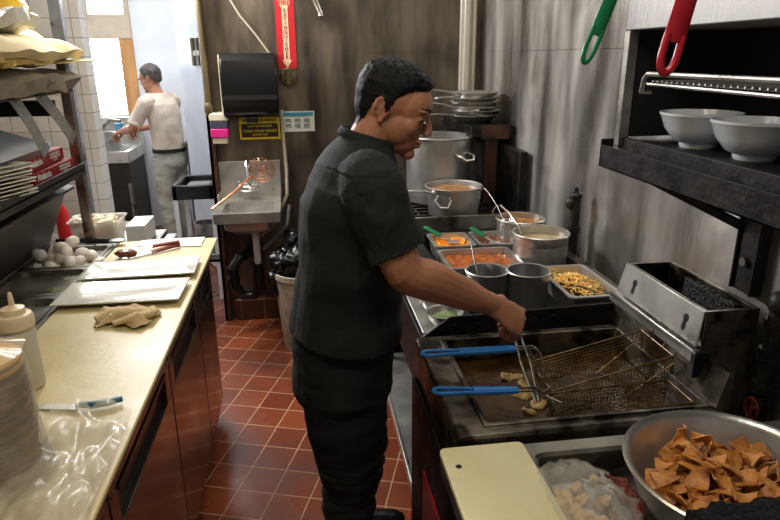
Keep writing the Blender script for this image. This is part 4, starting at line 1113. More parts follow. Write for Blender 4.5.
for k, (z, dx_, yy) in enumerate(((1.277, 0, 2.56), (1.327, -.018, 2.54))):
    mx = frame((-.955+dx_, yy, z), Vector((1, 0, 0)), Vector((-.0, 1, 0)), (0, 0, 1)) @ Matrix.Rotation(R(3*k-2), 4, 'Z')
    d = thing('red_carton', ('dark red carton with white lettering, lower of the two', 'dark red carton with white lettering, upper of the two')[k], 'carton', mx.translation)
    b = MB(); b.box(-.17, .0, -.17, .22, .001, .048, mx); part('box', b, M['redbox'], d, bevel=.002)
    fm = mx @ frame((.0005, -.08, .027), (0, 1, 0), (0, 0, 1), (1, 0, 0)); part('lettering', text_mb('Atalanta', .036, fm, .0004), M['signpaper'], d)
    for j, (s, zz) in enumerate((('IMPORTED QUALITY', .036), ('WHOLESOME FOOD', .024), ('NET WT', .012))):
        fm = mx @ frame((.0005, .12, zz), (0, 1, 0), (0, 0, 1), (1, 0, 0)); part('lettering', text_mb(s, .012, fm, .0004), M['signpaper'], d)
# upper shelf textiles
def drape(name, label, cat, m, x0, x1, y0, y1, z, amp, fr, seed, th=.006, edge=0, nu=30, nv=36, skew=0):
    b = MB()
    def fn(u, v):
        x = x0+(x1-x0)*u+skew*v; y = y0+(y1-y0)*v
        q = noise.noise(Vector((u*fr, v*fr, seed)))+.5*noise.noise(Vector((u*fr*2.3, v*fr*2.3, seed+4)))
        return (x+.03*q*u, y+.02*q, z+amp*q-edge*max(0, u-.6)**2)
    b.sheet(fn, nu, nv, th)
    return single(name, b, M[m], label, cat, smooth=60)
drape('folded_towel', 'rough grey towel hanging over the front of the upper shelf', 'towel', 'greycloth', -1.35, -.90, 2.0, 2.82, 1.665, .016, 3, 1, .05, edge=.25)
b = MB()
def roll(u, v):
    return (-.92+.02*math.sin(v*4), 2.50+.30*v, 1.60+.06*u+.01*math.sin(v*7))
b.sheet(roll, 6, 10, .012); single('folded_towel', b, M['greycloth'], 'short grey towel end hanging near the post', 'towel')
drape('gold_wrapper', 'crinkled gold wrapper between the towel and the cream cloth', 'wrapper', 'gold', -1.35, -.915, 1.95, 2.60, 1.725, .02, 5, 7, .05)
drape('cream_cloth', 'large cream cloth draped over the upper shelf pile', 'cloth', 'creamcloth', -1.40, -.895, 1.9, 2.90, 1.80, .035, 2.6, 3, .04, edge=.45, skew=.0)
b = MB(); b.prism([(-.93, 2.70, 1.70), (-.80, 2.88, 1.712), (-.95, 2.90, 1.715), (-1.05, 2.8, 1.70)], (0, 0, .004)); single('cloth_corner', b, M['creamcloth'], 'pointed cream cloth corner poking past the shelf end', 'cloth')
drape('crumpled_sheet', 'crumpled off-white sheet heaped on the cream cloth', 'cloth', 'cloudbag', -1.3, -.98, 2.1, 2.75, 1.86, .05, 3.2, 11, .05)
b = MB(); b.ell((-1.10, 2.75, 1.90), (.07, .09, .10), None, 20, 14); b.ell((-1.13, 2.70, 1.98), (.06, .07, .06), None, 20, 14); b = remesh(b, .008, 1); b.jitter(.018, 16, 4)
single('yellow_bag', b, M['yellow'], 'bright yellow bag on top of the upper shelf pile', 'bag')
b = MB(); b.ell((-1.22, 2.45, 1.93), (.13, .16, .12), None, 24, 16); b.ell((-1.3, 2.2, 1.92), (.12, .14, .12), None, 24, 16); b = remesh(b, .01, 1); b.jitter(.03, 11, 9)
single('white_bag', b, M['cloudbag'], 'whitish bag at the top left of the shelf pile', 'bag')
# straps hanging from the upper shelf
for k, (p, q, lb) in enumerate((((-.945, 2.30, 1.60), (-.93, 2.42, 1.40), 'grey webbing strap hanging from the upper shelf, left one'), ((-.945, 2.52, 1.60), (-.93, 2.72, 1.41), 'grey webbing strap hanging from the upper shelf, right one'))):
    P_, Q_ = Vector(p), Vector(q); t = (Q_-P_).normalized(); b = MB()
    wd = Vector((.15, 1, 0)); wd = (wd-t*wd.dot(t)).normalized()
    def fs(u, v): return P_.lerp(Q_, v)+wd*(u-.5)*.05+Vector((.014*math.sin(v*2.4), 0, 0))
    b.sheet(fs, 4, 14, .003)
    d = thing('strap', lb, 'strap', p)
    part('webbing', b, M['strap'], d)
    b = MB(); b.sheet(lambda u, v: Q_+t*(v*.025-.02)+wd*(u-.5)*.056+Vector((.013, 0, 0)), 3, 3, .008); part('end_tab', b, M['greypost'], d)
# blue-white things below the lower shelf
b = MB(); b.ell((-1.32, 2.5, 1.08), (.14, .3, .09), None, 20, 12); b = remesh(b, .012, 1); b.jitter(.03, 9)
single('pale_bag', b, M['doorpaint'], 'pale bluish bag seen through the gap under the lower shelf', 'bag')
# ------------------------------------------------------------------ right: fryer
d = thing('deep_fryer', 'greasy steel deep fryer with dark oil, the cook working at it', 'fryer', (.7, 1.4, 0))
FX0, FX1, FY0, FY1 = .305, .94, 1.145, 1.668
b = MB()
def ringbox(x0, x1, y0, y1, z): return [Vector((x0, y0, z)), Vector((x1, y0, z)), Vector((x1, y1, z)), Vector((x0, y1, z))]
b.rings([ringbox(FX0, FX1, FY0, FY1, .05), ringbox(FX0, FX1, FY0, FY1, .918), ringbox(FX0+.006, FX1, FY0+.006, FY1-.006, .925),
         ringbox(.372, .925, 1.172, 1.632, .925), ringbox(.372, .925, 1.172, 1.632, .932), ringbox(.384, .915, 1.184, 1.62, .932), ringbox(.392, .905, 1.195, 1.61, .78)])
part('tank', b, M['greasysteel'], d, bevel=.002)
b = MB(); b.box(FX0-.012, FX0, FY0+.02, FY1-.01, .12, .80); part('front_door', b, M['blacksteel'], d, bevel=.004)
b = MB(); b.box(FX0-.016, FX0-.012, FY0+.05, 1.45, .30, .62); part('red_panel', b, M['redgrip'], d, label='red panel low on the fryer front')
for x, y in ((.34, 1.18), (.34, 1.63), (1.05, 1.18), (1.05, 1.63)):
    b = MB(); b.cyl((x, y, 0), (x, y, .05), .02); part('foot', b, M['iron'], d)
b = MB()
b.sheet(lambda u, v: (.395+.51*u, 1.197+.412*v, .866+.0025*noise.noise(Vector((u*14, v*12, 0)))), 40, 30, .004)
part('oil', b, M['oil'], d)
b = MB(); b.prism([(.925, 1.16, .932), (.945, 1.16, 1.02), (.96, 1.16, 1.02), (.96, 1.16, .90)], (0, .53, 0)); part('back_slope', b, M['greasysteel'], d)
b = MB(); b.box(.918, .950, 1.262, 1.69, .998, 1.022); b.box(.918, .923, 1.262, 1.69, 1.015, 1.030); part('basket_rail', b, M['steel'], d, bevel=.002)
b = MB(); b.box(.914, .952, 1.245, 1.262, .965, 1.03); part('rail_end', b, M['black'], d, bevel=.002)
# flue box
fb = MB(); BX0, BX1, BY0, BY1 = .955, 1.10, 1.285, 1.672
fb.rings([ringbox(BX0, BX1, BY0, BY1, .05), ringbox(BX0, BX1, BY0, BY1, 1.12), ringbox(BX0+.012, BX1-.010, BY0+.012, BY1-.012, 1.12), ringbox(BX0+.012, BX1-.010, BY0+.012, BY1-.012, 1.02)])
part('flue_box', fb, M['greasysteel'], d, bevel=.002)
b = MB(); b.box(BX0+.013, BX1-.011, BY0+.013, BY1-.013, 1.02, 1.035); part('flue_floor', b, M['soot'], d)
b = MB(); b.box(1.066, 1.080, BY0+.05, BY1-.12, 1.035, 1.112); b = remesh(b, .005, 0); b.jitter(.006, 120); part('burnt_ridge', b, M['grit'], d, label='crusted black crumbs along the back of the flue')
b = MB(); b.prism([(.952, BY0+.004, 1.120), (.952, BY1, 1.120), (.936, BY1+.01, 1.030), (.936, BY0-.006, 1.030)], (.004, 0, 0))
fp = part('front_plate', b, M['steel'], d, bevel=.001, label='bright front plate with two keyholes')
for y in (1.345, 1.60):
    b = MB(); q = lambda yy, zz: Vector((.936+(zz-1.03)*.178-.0015, yy, zz))
    b.prism([q(y+.010*math.cos(a), 1.082+.010*math.sin(a)) for a in [2*PI*i/12 for i in range(12)]], (.002, 0, 0))
    b.prism([q(y-.004, 1.080), q(y+.004, 1.080), q(y+.008, 1.058), q(y+.006, 1.050), q(y-.002, 1.048), q(y-.006, 1.056)], (.002, 0, 0))
    part('keyhole', b, M['soot'], fp)
# splash guard beyond the tank
b = MB(); b.prism([(.332, 1.690, .85), (.332, 1.690, .911), (.417, 1.690, .972), (.948, 1.690, .984), (.948, 1.690, .85)], (0, .008, 0))
single('splash_guard', b, M['blacksteel'], 'dark splash guard with a slanted corner between fryer and pans', 'splash guard', bevel=.001)

# ---- baskets
def basket(label, x0, x1, y0, y1, top, depth, tilt, px, pz, handle_y, hx, hooks=True):
    d = thing('fry_basket', label, 'fry basket', (x0, (y0+y1)/2, pz))
    T = Matrix.Translation((px, 0, pz)) @ Matrix.Rotation(tilt, 4, 'Y') @ Matrix.Translation((-px, 0, -pz))
    ins = .012
    def P(x, y, z): return T @ Vector((x, y, z))
    def yy(y, z):   # sides lean in a little
        f = (top-z)/depth
        return y+(ins if y < (y0+y1)/2 else -ins)*f
    def xx(x, z):
        f = (top-z)/depth
        return x+(ins if x < (x0+x1)/2 else -ins)*f
    b = MB(); zb = top-depth; w = .0010; st = .0088
    n = int((x1-x0)/st)
    for i in range(1, n):
        x = x0+i*(x1-x0)/n
        b.tube([P(x, y0, top), P(x, yy(y0, zb), zb), P(x, yy(y1, zb), zb), P(x, y1, top)], w, 4)
    n = int((y1-y0)/st)
    for i in range(1, n):
        y = y0+i*(y1-y0)/n
        b.tube([P(x0, y, top), P(xx(x0, zb), y, zb), P(xx(x1, zb), y, zb), P(x1, y, top)], w, 4)
    n = int(depth/st)
    for i in range(1, n):
        z = top-i*depth/n
        b.tube([P(xx(x0, z), yy(y0, z), z), P(xx(x1, z), yy(y0, z), z), P(xx(x1, z), yy(y1, z), z), P(xx(x0, z), yy(y1, z), z)], w, 4, closed=True)
    part('wire_mesh', b, M['wire'], d)
    b = MB(); b.tube([P(x0, y0, top), P(x1, y0, top), P(x1, y1, top), P(x0, y1, top)], .0028, 8, closed=True)
    for y in (y0, y1): b.tube([P(x0, y, top-.02), P((x0+x1)/2, yy(y, zb+.02), zb+.03), P(x1, y, top-.02)], .0016, 6)
    b.tube([P(xx(x0, zb), yy(y0, zb), zb), P(xx(x1, zb), yy(y0, zb), zb), P(xx(x1, zb), yy(y1, zb), zb), P(xx(x0, zb), yy(y1, zb), zb)], .0022, 6, closed=True)
    for x in (x0, x1):
        for y in (y0, y1): b.tube([P(x, y, top), P(xx(x, zb), yy(y, zb), zb)], .002, 6)
    part('frame', b, M['wire'], d)
    if hooks:
        for y in ((y0+y1)/2-.03, (y0+y1)/2+.03):
            b = MB(); b.tube([P(x1, y, top), P(x1+.012, y, top+.02), Vector((.925, y, 1.035)), Vector((.94, y, 1.032)), Vector((.945, y, 1.02))], .003, 6); part('hook', b, M['chrome'], d)
    # handle
    hz = {True: .998, False: .962}[hooks]
    a = Vector((hx[0], handle_y+hx[2], hz+hx[3])); e = Vector((hx[1], handle_y, hz))
    dirv = (e-a).normalized(); sd = Vector((0, 1, 0))
    b = MB()
    loop = []
    for k in range(21):
        t = -PI/2+PI*k/20
        loop.append(a+Vector((.018, 0, 0))-dirv*math.cos(t)*.022+sd*math.sin(t)*.0135)
    b.tube([a+dirv*.105+sd*-.007]+loop+[a+dirv*.105+sd*.007], .0048, 8)
    b.tube([a+dirv*.09, e-dirv*.004], [(.009, .0145), (.008, .0125)], 10)
    part('handle', b, M['bluegrip'], d, label='blue dipped handle')
    b = MB()
    c0 = P(x0, (y0+y1)/2-.035, top); c1 = P(x0, (y0+y1)/2+.035, top)
    for sgn, c in ((-1, c0), (1, c1)):
        s_ = e+sd*.008*sgn
        b.tube([s_-dirv*.01, s_+dirv*.045+Vector((0, 0, .001)), s_+dirv*.062+Vector((0, 0, -.012)), c+Vector((-.004, 0, .03)), c, c+Vector((.004, 0, -.05))], .0026, 6)
        b.tube([s_+dirv*.03, c.lerp(s_, .4)+Vector((.012, 0, .01)), c+Vector((.002, 0, -.02))], .002, 6)
    part('handle_wires', b, M['dullsteel'], d)
    return d
basket('wire fry basket hooked on the rail and dipping into the oil', .585, .912, 1.325, 1.485, .985, .125, R(-13), .912, .985, 1.405, (.280, .522, .008, .0))
basket('wire fry basket lying low in the oil nearest the camera', .575, .895, 1.200, 1.312, .925, .09, R(-2), .895, .925, 1.262, (.280, .482, .006, .010), hooks=False)
# food frying
for i, (x, y, z, r) in enumerate([(.545, 1.49, .873, .030), (.565, 1.44, .876, .026), (.545, 1.385, .874, .030), (.57, 1.34, .876, .026), (.53, 1.31, .873, .022)]):
    b = MB(); b.ell((x, y, z-.006), (r*1.1, r*.7, .009), Euler((0, 0, i*1.3)).to_matrix(), 18, 10); b.jitter(.010, 38, i*3); b.jitter(.003, 150, i)
    single('battered_piece', b, M['foodfry'], 'pale golden battered piece floating in the oil left of the baskets', 'fried food', 'battered pieces frying in the oil', smooth=70)
# tongs in the cook's hand
gc = WR+HF.normalized()*.094-(HF.normalized().cross((HS-HF.normalized()*HS.dot(HF.normalized())).normalized()))*.022
d = thing('tongs', 'long steel tongs reaching from the fist down into the oil', 'tongs', gc)
tip = Vector((.560, 1.330, .885)); up = (gc-tip).normalized()
for s in (-1, 1):
    o = Vector((s*.006, 0, 0)); b = MB()
    b.tube([gc+up*.045+o*.3, gc+o, gc.lerp(tip, .5)+o*2.2, tip+o*.8], [(.0014, .003), (.0014, .0032), (.0012, .0032), (.0012, .005)], 8); part('arm', b, M['dullsteel'], d)

# ------------------------------------------------------------------ steam table
d = thing('steam_table', 'dark steel steam table holding the pans of sauce', 'steam table', (.7, 2.3, 0))
TX0, TX1, TY0, TY1 = .345, 1.06, 1.705, 2.93
b = MB(); b.rings([ringbox(TX0, TX1, TY0, TY1, .64), ringbox(TX0, TX1, TY0, TY1, .895), ringbox(TX0+.01, TX1, TY0, TY1, .90), ringbox(.53, 1.055, 1.74, 2.85, .90), ringbox(.53, 1.055, 1.74, 2.85, .82)])
part('top', b, M['blacksteel'], d, bevel=.002)
b = MB(); b.box(TX0-.006, TX0, TY0+.02, TY1-.02, .66, .88); part('front_panel', b, M['blacksteel'], d, bevel=.002)
b = MB(); b.box(.335, 1.0, TY0+.02, TY1-.02, .235, .25); b.box(.328, .336, TY0+.02, TY1-.02, .225, .262); part('under_shelf', b, M['steel'], d, bevel=.001)
for x, y in ((.37, 1.76), (.37, 2.88), (1.0, 1.76), (1.0, 2.88)):
    b = MB(); b.cyl((x, y, 0), (x, y, .64), .02); part('leg', b, M['steel'], d)
b = MB(); b.box(1.06, 1.10, TY0, TY1, .70, .930); part('back_ledge', b, M['greasysteel'], d, bevel=.002)
b = MB(); b.box(.34, .43, 1.72, 2.70, .901, .912); part('serving_ledge', b, M['steel'], d, bevel=.001)
b = MB(); b.box(.53, 1.0, 2.905, 2.925, .90, .968); part('end_guard', b, M['dullsteel'], d, bevel=.001)
def crosshatch(): pass
food_pan('food_pan', 'small steel pan of bright orange sauce', .548, .735, 2.52, 2.74, .10, True, 'orange', 'orange_sauce', top=.935, lvl=.018, amp=.008, fs=30, parentmat='steel')
food_pan('food_pan', 'small steel pan of dark brown beans right of the orange sauce', .745, .930, 2.52, 2.74, .10, True, 'bean', 'beans', top=.935, lvl=.020, amp=.008, fs=50, parentmat='steel')
food_pan('food_pan', 'long steel pan of red-brown sauce behind the two tall pots', .540, .85, 2.22, 2.48, .10, True, 'redsauce', 'red_sauce', top=.937, lvl=.022, amp=.007, fs=40, parentmat='steel')
def spoon(label, tip, hand_end, g):
    d = thing('serving_spoon', label, 'spoon', tip)
    tip, hand_end = Vector(tip), Vector(hand_end); m_ = tip.lerp(hand_end, .45)
    b = MB(); b.tube([m_, hand_end], [(.007, .014), (.008, .016)], 10); b.ell(hand_end, (.013, .018, .008)); part('handle', b, M[g], d, label='green handle')
    b = MB(); b.tube([tip, m_], [(.002, .006), (.003, .008)], 8); b.ell(tip, (.03, .022, .006)); part('bowl', b, M['steel'], d)
spoon('green handled spoon in the pan of orange sauce', (.65, 2.62, .925), (.548, 2.73, .965), 'greengrip')
spoon('green handled spoon in the pan of beans', (.83, 2.58, .925), (.755, 2.68, .965), 'greengrip')
# round pots
def round_pot(name, label, c, r, h, fill, fm, m='steel', rim=.008, lvl=.02, taper=1.0, loop=None, amp=.004):
    d = thing(name, label, 'pot', c)
    b = MB(); b.lathe([(0, 0), (r*taper*.94, 0), (r*taper, .008), (r*.97, h*.72), (r*.985, h*.74), (r, h-.004), (r+rim*.6, h-.003), (r+rim*.7, h+.001), (r+rim*.3, h+.004), (r-.004, h+.002), (r*.96, h*.72), (r*taper*.93, .01), (0, .01)], c, 44)
    part('pot_body', b, M[m], d, smooth=30)
    if fill:
        b = MB(); b.lathe([(0, h-lvl-.004), (r*.955, h-lvl-.004), (r*.955, h-lvl), (r*.7, h-lvl+.002), (r*.45, h-lvl+.001), (r*.2, h-lvl+.002), (0, h-lvl+.002)], c, 44)
        b.jitter(amp*.5, 40, 2); part(fill, b, M[fm], d)
    return d
round_pot('soup_pot', 'round steel pot of tan soup farther back by the wall', (.985, 2.70, .885), .108, .115, 'soup', 'soup')
round_pot('soup_pot', 'round steel pot of pale sauce with a ladle, in front of the tan soup', (.955, 2.365, .885), .112, .140, 'sauce', 'cream', lvl=.035)
round_pot('tall_insert_pot', 'tall steel insert pot nearer the cook, under his forearm', (.622, 2.01, .84), .072, .16, 'broth', 'darkliquid', lvl=.055, m='pansteel')
round_pot('tall_insert_pot', 'tall steel insert pot standing next to the pan of shredded cheese', (.765, 1.985, .84), .074, .16, 'broth', 'darkliquid', lvl=.06, m='pansteel')
def ladle(label, pts, r=.0055):
    d = thing('ladle', label, 'ladle', pts[0])
    b = MB(); b.tube(pts[1:], [(r*.5, r*.8)]*(len(pts)-1), 8); part('handle', b, M['chrome'], d)
    b = MB(); b.lathe([(0, 0), (.02, .004), (.032, .02), (.034, .02), (.022, .001), (0, -.003)], Vector(pts[0])-Vector((0, 0, .01)), 20); part('bowl', b, M['chrome'], d)
ladle('steel ladle with hooked end leaning in the pale sauce', [(.905, 2.36, .985), (.885, 2.36, .995), (.862, 2.38, 1.05), (.832, 2.42, 1.10), (.805, 2.45, 1.125), (.788, 2.46, 1.12), (.775, 2.46, 1.10), (.778, 2.46, 1.085)])
ladle('steel ladle with hooked end leaning in the tan soup', [(.93, 2.70, .985), (.905, 2.70, .99), (.875, 2.72, 1.06), (.845, 2.75, 1.11), (.825, 2.76, 1.135), (.806, 2.76, 1.13), (.80, 2.76, 1.10), (.803, 2.76, 1.085)])
ladle('steel ladle standing in the tall insert pot under the forearm', [(.60, 2.01, .96), (.588, 2.01, .985), (.576, 2.02, 1.05), (.567, 2.03, 1.10), (.56, 2.03, 1.115), (.550, 2.03, 1.11), (.546, 2.03, 1.095)])
# tray of shredded cheese
d = food_pan('food_pan', 'steel tray of shredded yellow cheese by the wall ledge', .845, 1.035, 1.80, 2.13, .07, True, 'darkliquid', 'tray_bottom', top=.962, lvl=.035, amp=.002, parentmat='steel')
b = MB()
for i in range(420):
    x = random.gauss(.945, .040); y = random.gauss(1.97, .065)
    if not (.87 < x < 1.01 and 1.83 < y < 2.10): continue
    z = .930+.035*math.exp(-((x-.94)**2/.003+(y-1.96)**2/.008))+random.uniform(0, .012)
    a = random.uniform(0, PI); l = random.uniform(.007, .017); dv = Vector((math.cos(a), math.sin(a), random.uniform(-.4, .4)))*l
    c = Vector((x, y, z)); b.tube([c-dv, c+Vector((0, 0, .002)), c+dv], [.0018, .0022, .0018], 4)
single('shredded_cheese', b, M['cheese'], 'heap of shredded yellow cheese in the steel tray', 'cheese', kind='stuff')
# bowls at the serving ledge
def glass_bowl(label, c, r, h, fm=None):
    d = thing('steel_bowl', label, 'bowl', c)
    b = MB(); b.lathe([(0, 0), (r*.5, 0), (r*.85, h*.5), (r, h), (r+.004, h+.002), (r-.003, h), (r*.8, h*.5), (r*.45, .005), (0, .005)], c, 32); part('bowl_body', b, M['steel'], d)
    if fm:
        b = MB(); b.lathe([(0, h*.60), (r*.80, h*.60), (r*.80, h*.66), (r*.4, h*.74), (0, h*.78)], c, 26); b.jitter(.010, 60, 5); part('filling', b, M[fm], d)
glass_bowl('round steel bowl of chopped greens on the serving ledge by the cook', (.415, 1.765, .913), .056, .045, 'greens')
glass_bowl('small steel bowl of orange garnish behind the greens', (.405, 1.99, .913), .045, .04, 'potato')
glass_bowl('small empty steel bowl between the greens and the garnish', (.405, 1.885, .913), .042, .045)
b = MB(); b.sheet(lambda u, v: (.435+.05*u, 1.84+.15*v, .93+.02*noise.noise(Vector((u*4, v*6, 3)))+.02*u), 12, 16, .001); b.jitter(.008, 40)
single('foil_sheet', b, M['chrome'], 'crumpled foil beside the small bowls on the ledge', 'foil', smooth=20)
# black valve on the wall
d = thing('gas_valve', 'sooty black pipe and valve standing against the right wall', 'valve', (1.10, 2.42, .93))
b = MB(); b.cyl((1.12, 2.42, .90), (1.12, 2.42, 1.15), .022); b.cyl((1.12, 2.42, 1.0), (1.12, 2.42, 1.03), .028); b.ell((1.12, 2.42, 1.16), (.027, .027, .02)); part('pipe', b, M['iron'], d)
b = MB(); b.ell((1.095, 2.42, 1.13), (.02, .026, .026)); b.cyl((1.12, 2.42, 1.17), (1.12, 2.42, 1.195), .009); part('valve_cap', b, M['iron'], d)
# ------------------------------------------------------------------ range
d = thing('gas_range', 'black gas range under the big stockpot', 'range', (.72, 3.45, 0))
b = MB(); b.box(.34, 1.12, 2.965, 3.98, .06, .905); part('body', b, M['blacksteel'], d, bevel=.003)
for x, y in ((.38, 3.0), (.38, 3.94), (1.08, 3.0), (1.08, 3.94)):
    b = MB(); b.cyl((x, y, 0), (x, y, .06), .022); part('foot', b, M['iron'], d)
b = MB(); b.box(.325, .34, 3.0, 3.94, .15, .72); part('oven_door', b, M['blacksteel'], d, bevel=.003)
for gx in (.55, .85):
    for gy in (3.15, 3.45, 3.75):
        b = MB()
        for k in range(4):
            b.box(gx-.13, gx+.13, gy-.12+k*.075, gy-.11+k*.075, .915, .93); b.box(gx-.12+k*.078, gx-.11+k*.078, gy-.13, gy+.13, .905, .925)
        part('grate', b, M['iron'], d)
for k in range(5):
    b = MB(); b.cyl((.325, 3.1+k*.17, .80), (.30, 3.1+k*.17, .80), .022); part('knob', b, M['black'], d)
b = MB(); b.box(1.12, 1.16, 3.12, 3.98, .06, 1.24); part('back_panel', b, M['blacksteel'], d, bevel=.003)
d = thing('stockpot', 'big dull aluminium stockpot on the gas range', 'stockpot', (.76, 3.46, .931))
b = MB(); b.lathe([(0, 0), (.172, 0), (.178, .008), (.180, .35), (.188, .353), (.190, .362), (.185, .368), (.176, .364), (.174, .012), (0, .012)], (.76, 3.46, .931), 48); part('pot_body', b, M['pansteel'], d)
for a in (R(-55), R(125)):
    c = Vector((.76+.18*math.cos(a), 3.46+.18*math.sin(a), 1.21)); ou = Vector((math.cos(a), math.sin(a), 0)); sd = Vector((-math.sin(a), math.cos(a), 0))
    b = MB(); b.tube([c-sd*.05-ou*.004, c-sd*.05+ou*.035-Vector((0, 0, .01)), c-sd*.03+ou*.05-Vector((0, 0, .03)), c+sd*.03+ou*.05-Vector((0, 0, .03)), c+sd*.05+ou*.035-Vector((0, 0, .01)), c+sd*.05-ou*.004], .007, 8); part('loop_handle', b, M['steel'], d)
d = thing('saucepan', 'aluminium saucepan of orange-tan soup in front of the stockpot', 'saucepan', (.765, 3.10, .931))
b = MB(); c = (.765, 3.10, .931); b.lathe([(0, 0), (.118, 0), (.126, .008), (.146, .148), (.150, .152), (.146, .155), (.141, .150), (.122, .012), (0, .012)], c, 48); part('pan_body', b, M['pansteel'], d)
b = MB(); b.lathe([(0, .126), (.136, .126), (.136, .130), (.08, .133), (0, .134)], c, 40); b.jitter(.004, 30); part('soup', b, M['soup'], d)
b = MB(); b.tube([(.64, 3.03, 1.06), (.60, 3.02, 1.075), (.50, 2.99, 1.085), (.42, 2.97, 1.085)], [(.006, .016), (.006, .012), (.006, .012), (.006, .016)], 8); part('handle', b, M['steel'], d)
b = MB(); b.tube([(.66, 3.0, 1.05), (.64, 2.975, 1.03), (.665, 2.96, 1.0), (.705, 2.955, 1.0), (.72, 2.965, 1.03), (.71, 2.975, 1.05)], .006, 8); part('bail_handle', b, M['steel'], d)
# corner shelf with pans
d = thing('corner_shelf', 'sooty steel shelf in the corner carrying the stacked pans', 'shelf', (1.05, 3.8, .9))
b = MB(); b.box(.93, 1.175, 3.40, 4.10, 1.285, 1.345); part('shelf_board', b, M['blacksteel'], d, bevel=.003)
b = MB(); b.box(.99, 1.145, 3.392, 3.40, 1.275, 1.35); part('front_plate', b, M['brownlabel'], d, bevel=.001)
b = MB(); b.box(1.02, 1.055, 3.42, 3.46, .905, 1.285); b.box(1.055, 1.09, 3.42, 3.425, .905, 1.285); part('upright', b, M['brownlabel'], d, bevel=.002)
fpn = None
for i in range(6):
    if fpn is None:
        fpn = thing('frying_pan', 'x', 'frying pan', (0, 0, 0), 'frying pans stacked on the corner shelf')
        b = MB(); b.lathe([(0, 0), (.10, 0), (.112, .005), (.142, .036), (.147, .038), (.144, .041), (.138, .038), (.108, .008), (0, .006)], n=40); part('pan_body', b, M['steel'], fpn)
        b = MB(); b.tube([(.13, 0, .034), (.17, 0, .045), (.23, 0, .052), (.33, 0, .055)], [(.005, .018), (.005, .012), (.005, .011), (.006, .014)], 10); part('handle', b, M['steel'], fpn)
        o = fpn
    else: o = dup(fpn)
    o.location = (1.015+.014*math.sin(i*2.3), 3.66+.02*math.cos(i*1.9), 1.346+.0265*i); o.rotation_euler = (0, R(2*math.sin(i*5)), R((200, 255, 170, 235, 215, 190)[i]))
    o['label'] = ('frying pan at the bottom of the stack on the corner shelf', 'second frying pan from the bottom of the corner stack', 'frying pan in the lower middle of the corner stack', 'frying pan in the upper middle of the corner stack', 'frying pan second from the top of the corner stack', 'frying pan on top of the corner stack')[i]

# ------------------------------------------------------------------ broiler on the right wall
d = thing('salamander_broiler', 'black wall broiler with white metal facia and open front', 'broiler', (1.02, 1.1, 1.48))
Y0, Y1 = .55, 1.668
b = MB(); b.box(.872, 1.184, Y0, Y1, 1.778, 2.25); part('upper_facia', b, M['facia'], d, bevel=.003, label='pale brushed metal upper casing')
b = MB(); b.cyl((.874, 1.60, 1.87), (.868, 1.60, 1.87), .007, n=12); b.cyl((.874, 1.60, 2.15), (.868, 1.60, 2.15), .007, n=12); part('screw', b, M['soot'], d)
b = MB(); b.box(.90, 1.184, Y1-.012, Y1, 1.50, 1.778); b.box(1.165, 1.184, Y0, Y1, 1.50, 1.778); b.box(.90, 1.184, Y0, Y0+.012, 1.50, 1.778); part('chamber', b, M['soot'], d)
b = MB(); b.box(.872, .90, Y1-.022, Y1+.004, 1.475, 1.778); part('front_upright', b, M['dullsteel'], d, bevel=.002)
b = MB(); b.box(.895, 1.184, Y0, Y1, 1.475, 1.49); part('chamber_floor', b, M['blacksteel'], d, bevel=.001)
b = MB(); b.box(.883, .895, Y0, Y1, 1.452, 1.500); part('floor_edge', b, M['blacksteel'], d, bevel=.002)
b = MB(); b.box(.848, .855, Y0, Y1+.035, 1.412, 1.474); b.box(.848, 1.184, Y0, Y1+.035, 1.412, 1.417); b.box(.848, .884, Y1+.028, Y1+.035, 1.412, 1.49); part('drip_tray', b, M['blacksteel'], d, bevel=.001)
b = MB(); b.box(.858, .882, 1.05, 1.32, 1.448, 1.452); part('bright_strip', b, M['steel'], d)
b = MB(); b.tube([(.895, 1.555, 1.625), (.855, 1.525, 1.628), (.853, 1.515, 1.66), (.853, 1.50, 1.672), (.853, 1.20, 1.672), (.853, .78, 1.672)], .0058, 8); b.tube([(.856, 1.50, 1.648), (.856, .78, 1.642)], .0042, 8); part('rack_handle', b, M['steel'], d)
b = MB()
for k in range(34):
    y = 1.49-k*.021; b.tube([(.862, y, 1.655), (1.15, y, 1.655)], .0026, 6)
b.tube([(.90, 1.50, 1.651), (.90, .78, 1.651)], .003, 6)
part('rack_wires', b, M['steel'], d)
# bracket
d = thing('support_bracket', 'black channel bracket with diagonal brace under the broiler', 'bracket', (1.15, 1.4, 1.1))
b = MB(); b.box(1.158, 1.184, 1.392, 1.478, 1.105, 1.411); b.box(1.150, 1.158, 1.392, 1.400, 1.105, 1.411); b.box(1.150, 1.158, 1.470, 1.478, 1.105, 1.411); part('channel', b, M['iron'], d, bevel=.002)
b = MB(); b.cyl((1.158, 1.435, 1.19), (1.146, 1.435, 1.19), .013, n=6); part('bolt', b, M['dullsteel'], d)
b = MB(); b.tube([(.92, 1.60, 1.405), (1.165, 1.475, 1.275)], [(.013, .006)]*2, 6); part('brace', b, M['iron'], d)
# bowls
def bowlw(label, c, r, h):
    b = MB(); b.lathe([(0, 0), (r*.42, 0), (r*.45, .006), (r*.45, .012), (r*.62, h*.22), (r*.85, h*.55), (r*.96, h*.88), (r*1.0, h*.93), (r*1.0, h), (r*.96, h), (r*.93, h*.90), (r*.80, h*.55), (r*.4, h*.2), (0, h*.17)], c, 48)
    return single('serving_bowl', b, M['bowlwhite'], label, 'bowl', 'white bowls on the broiler floor')
bowlw('white stoneware bowl farther along the broiler floor', (1.005, 1.49, 1.4905), .098, .088)
bowlw('white stoneware bowl nearer the camera on the broiler floor', (1.01, 1.285, 1.4905), .100, .088)
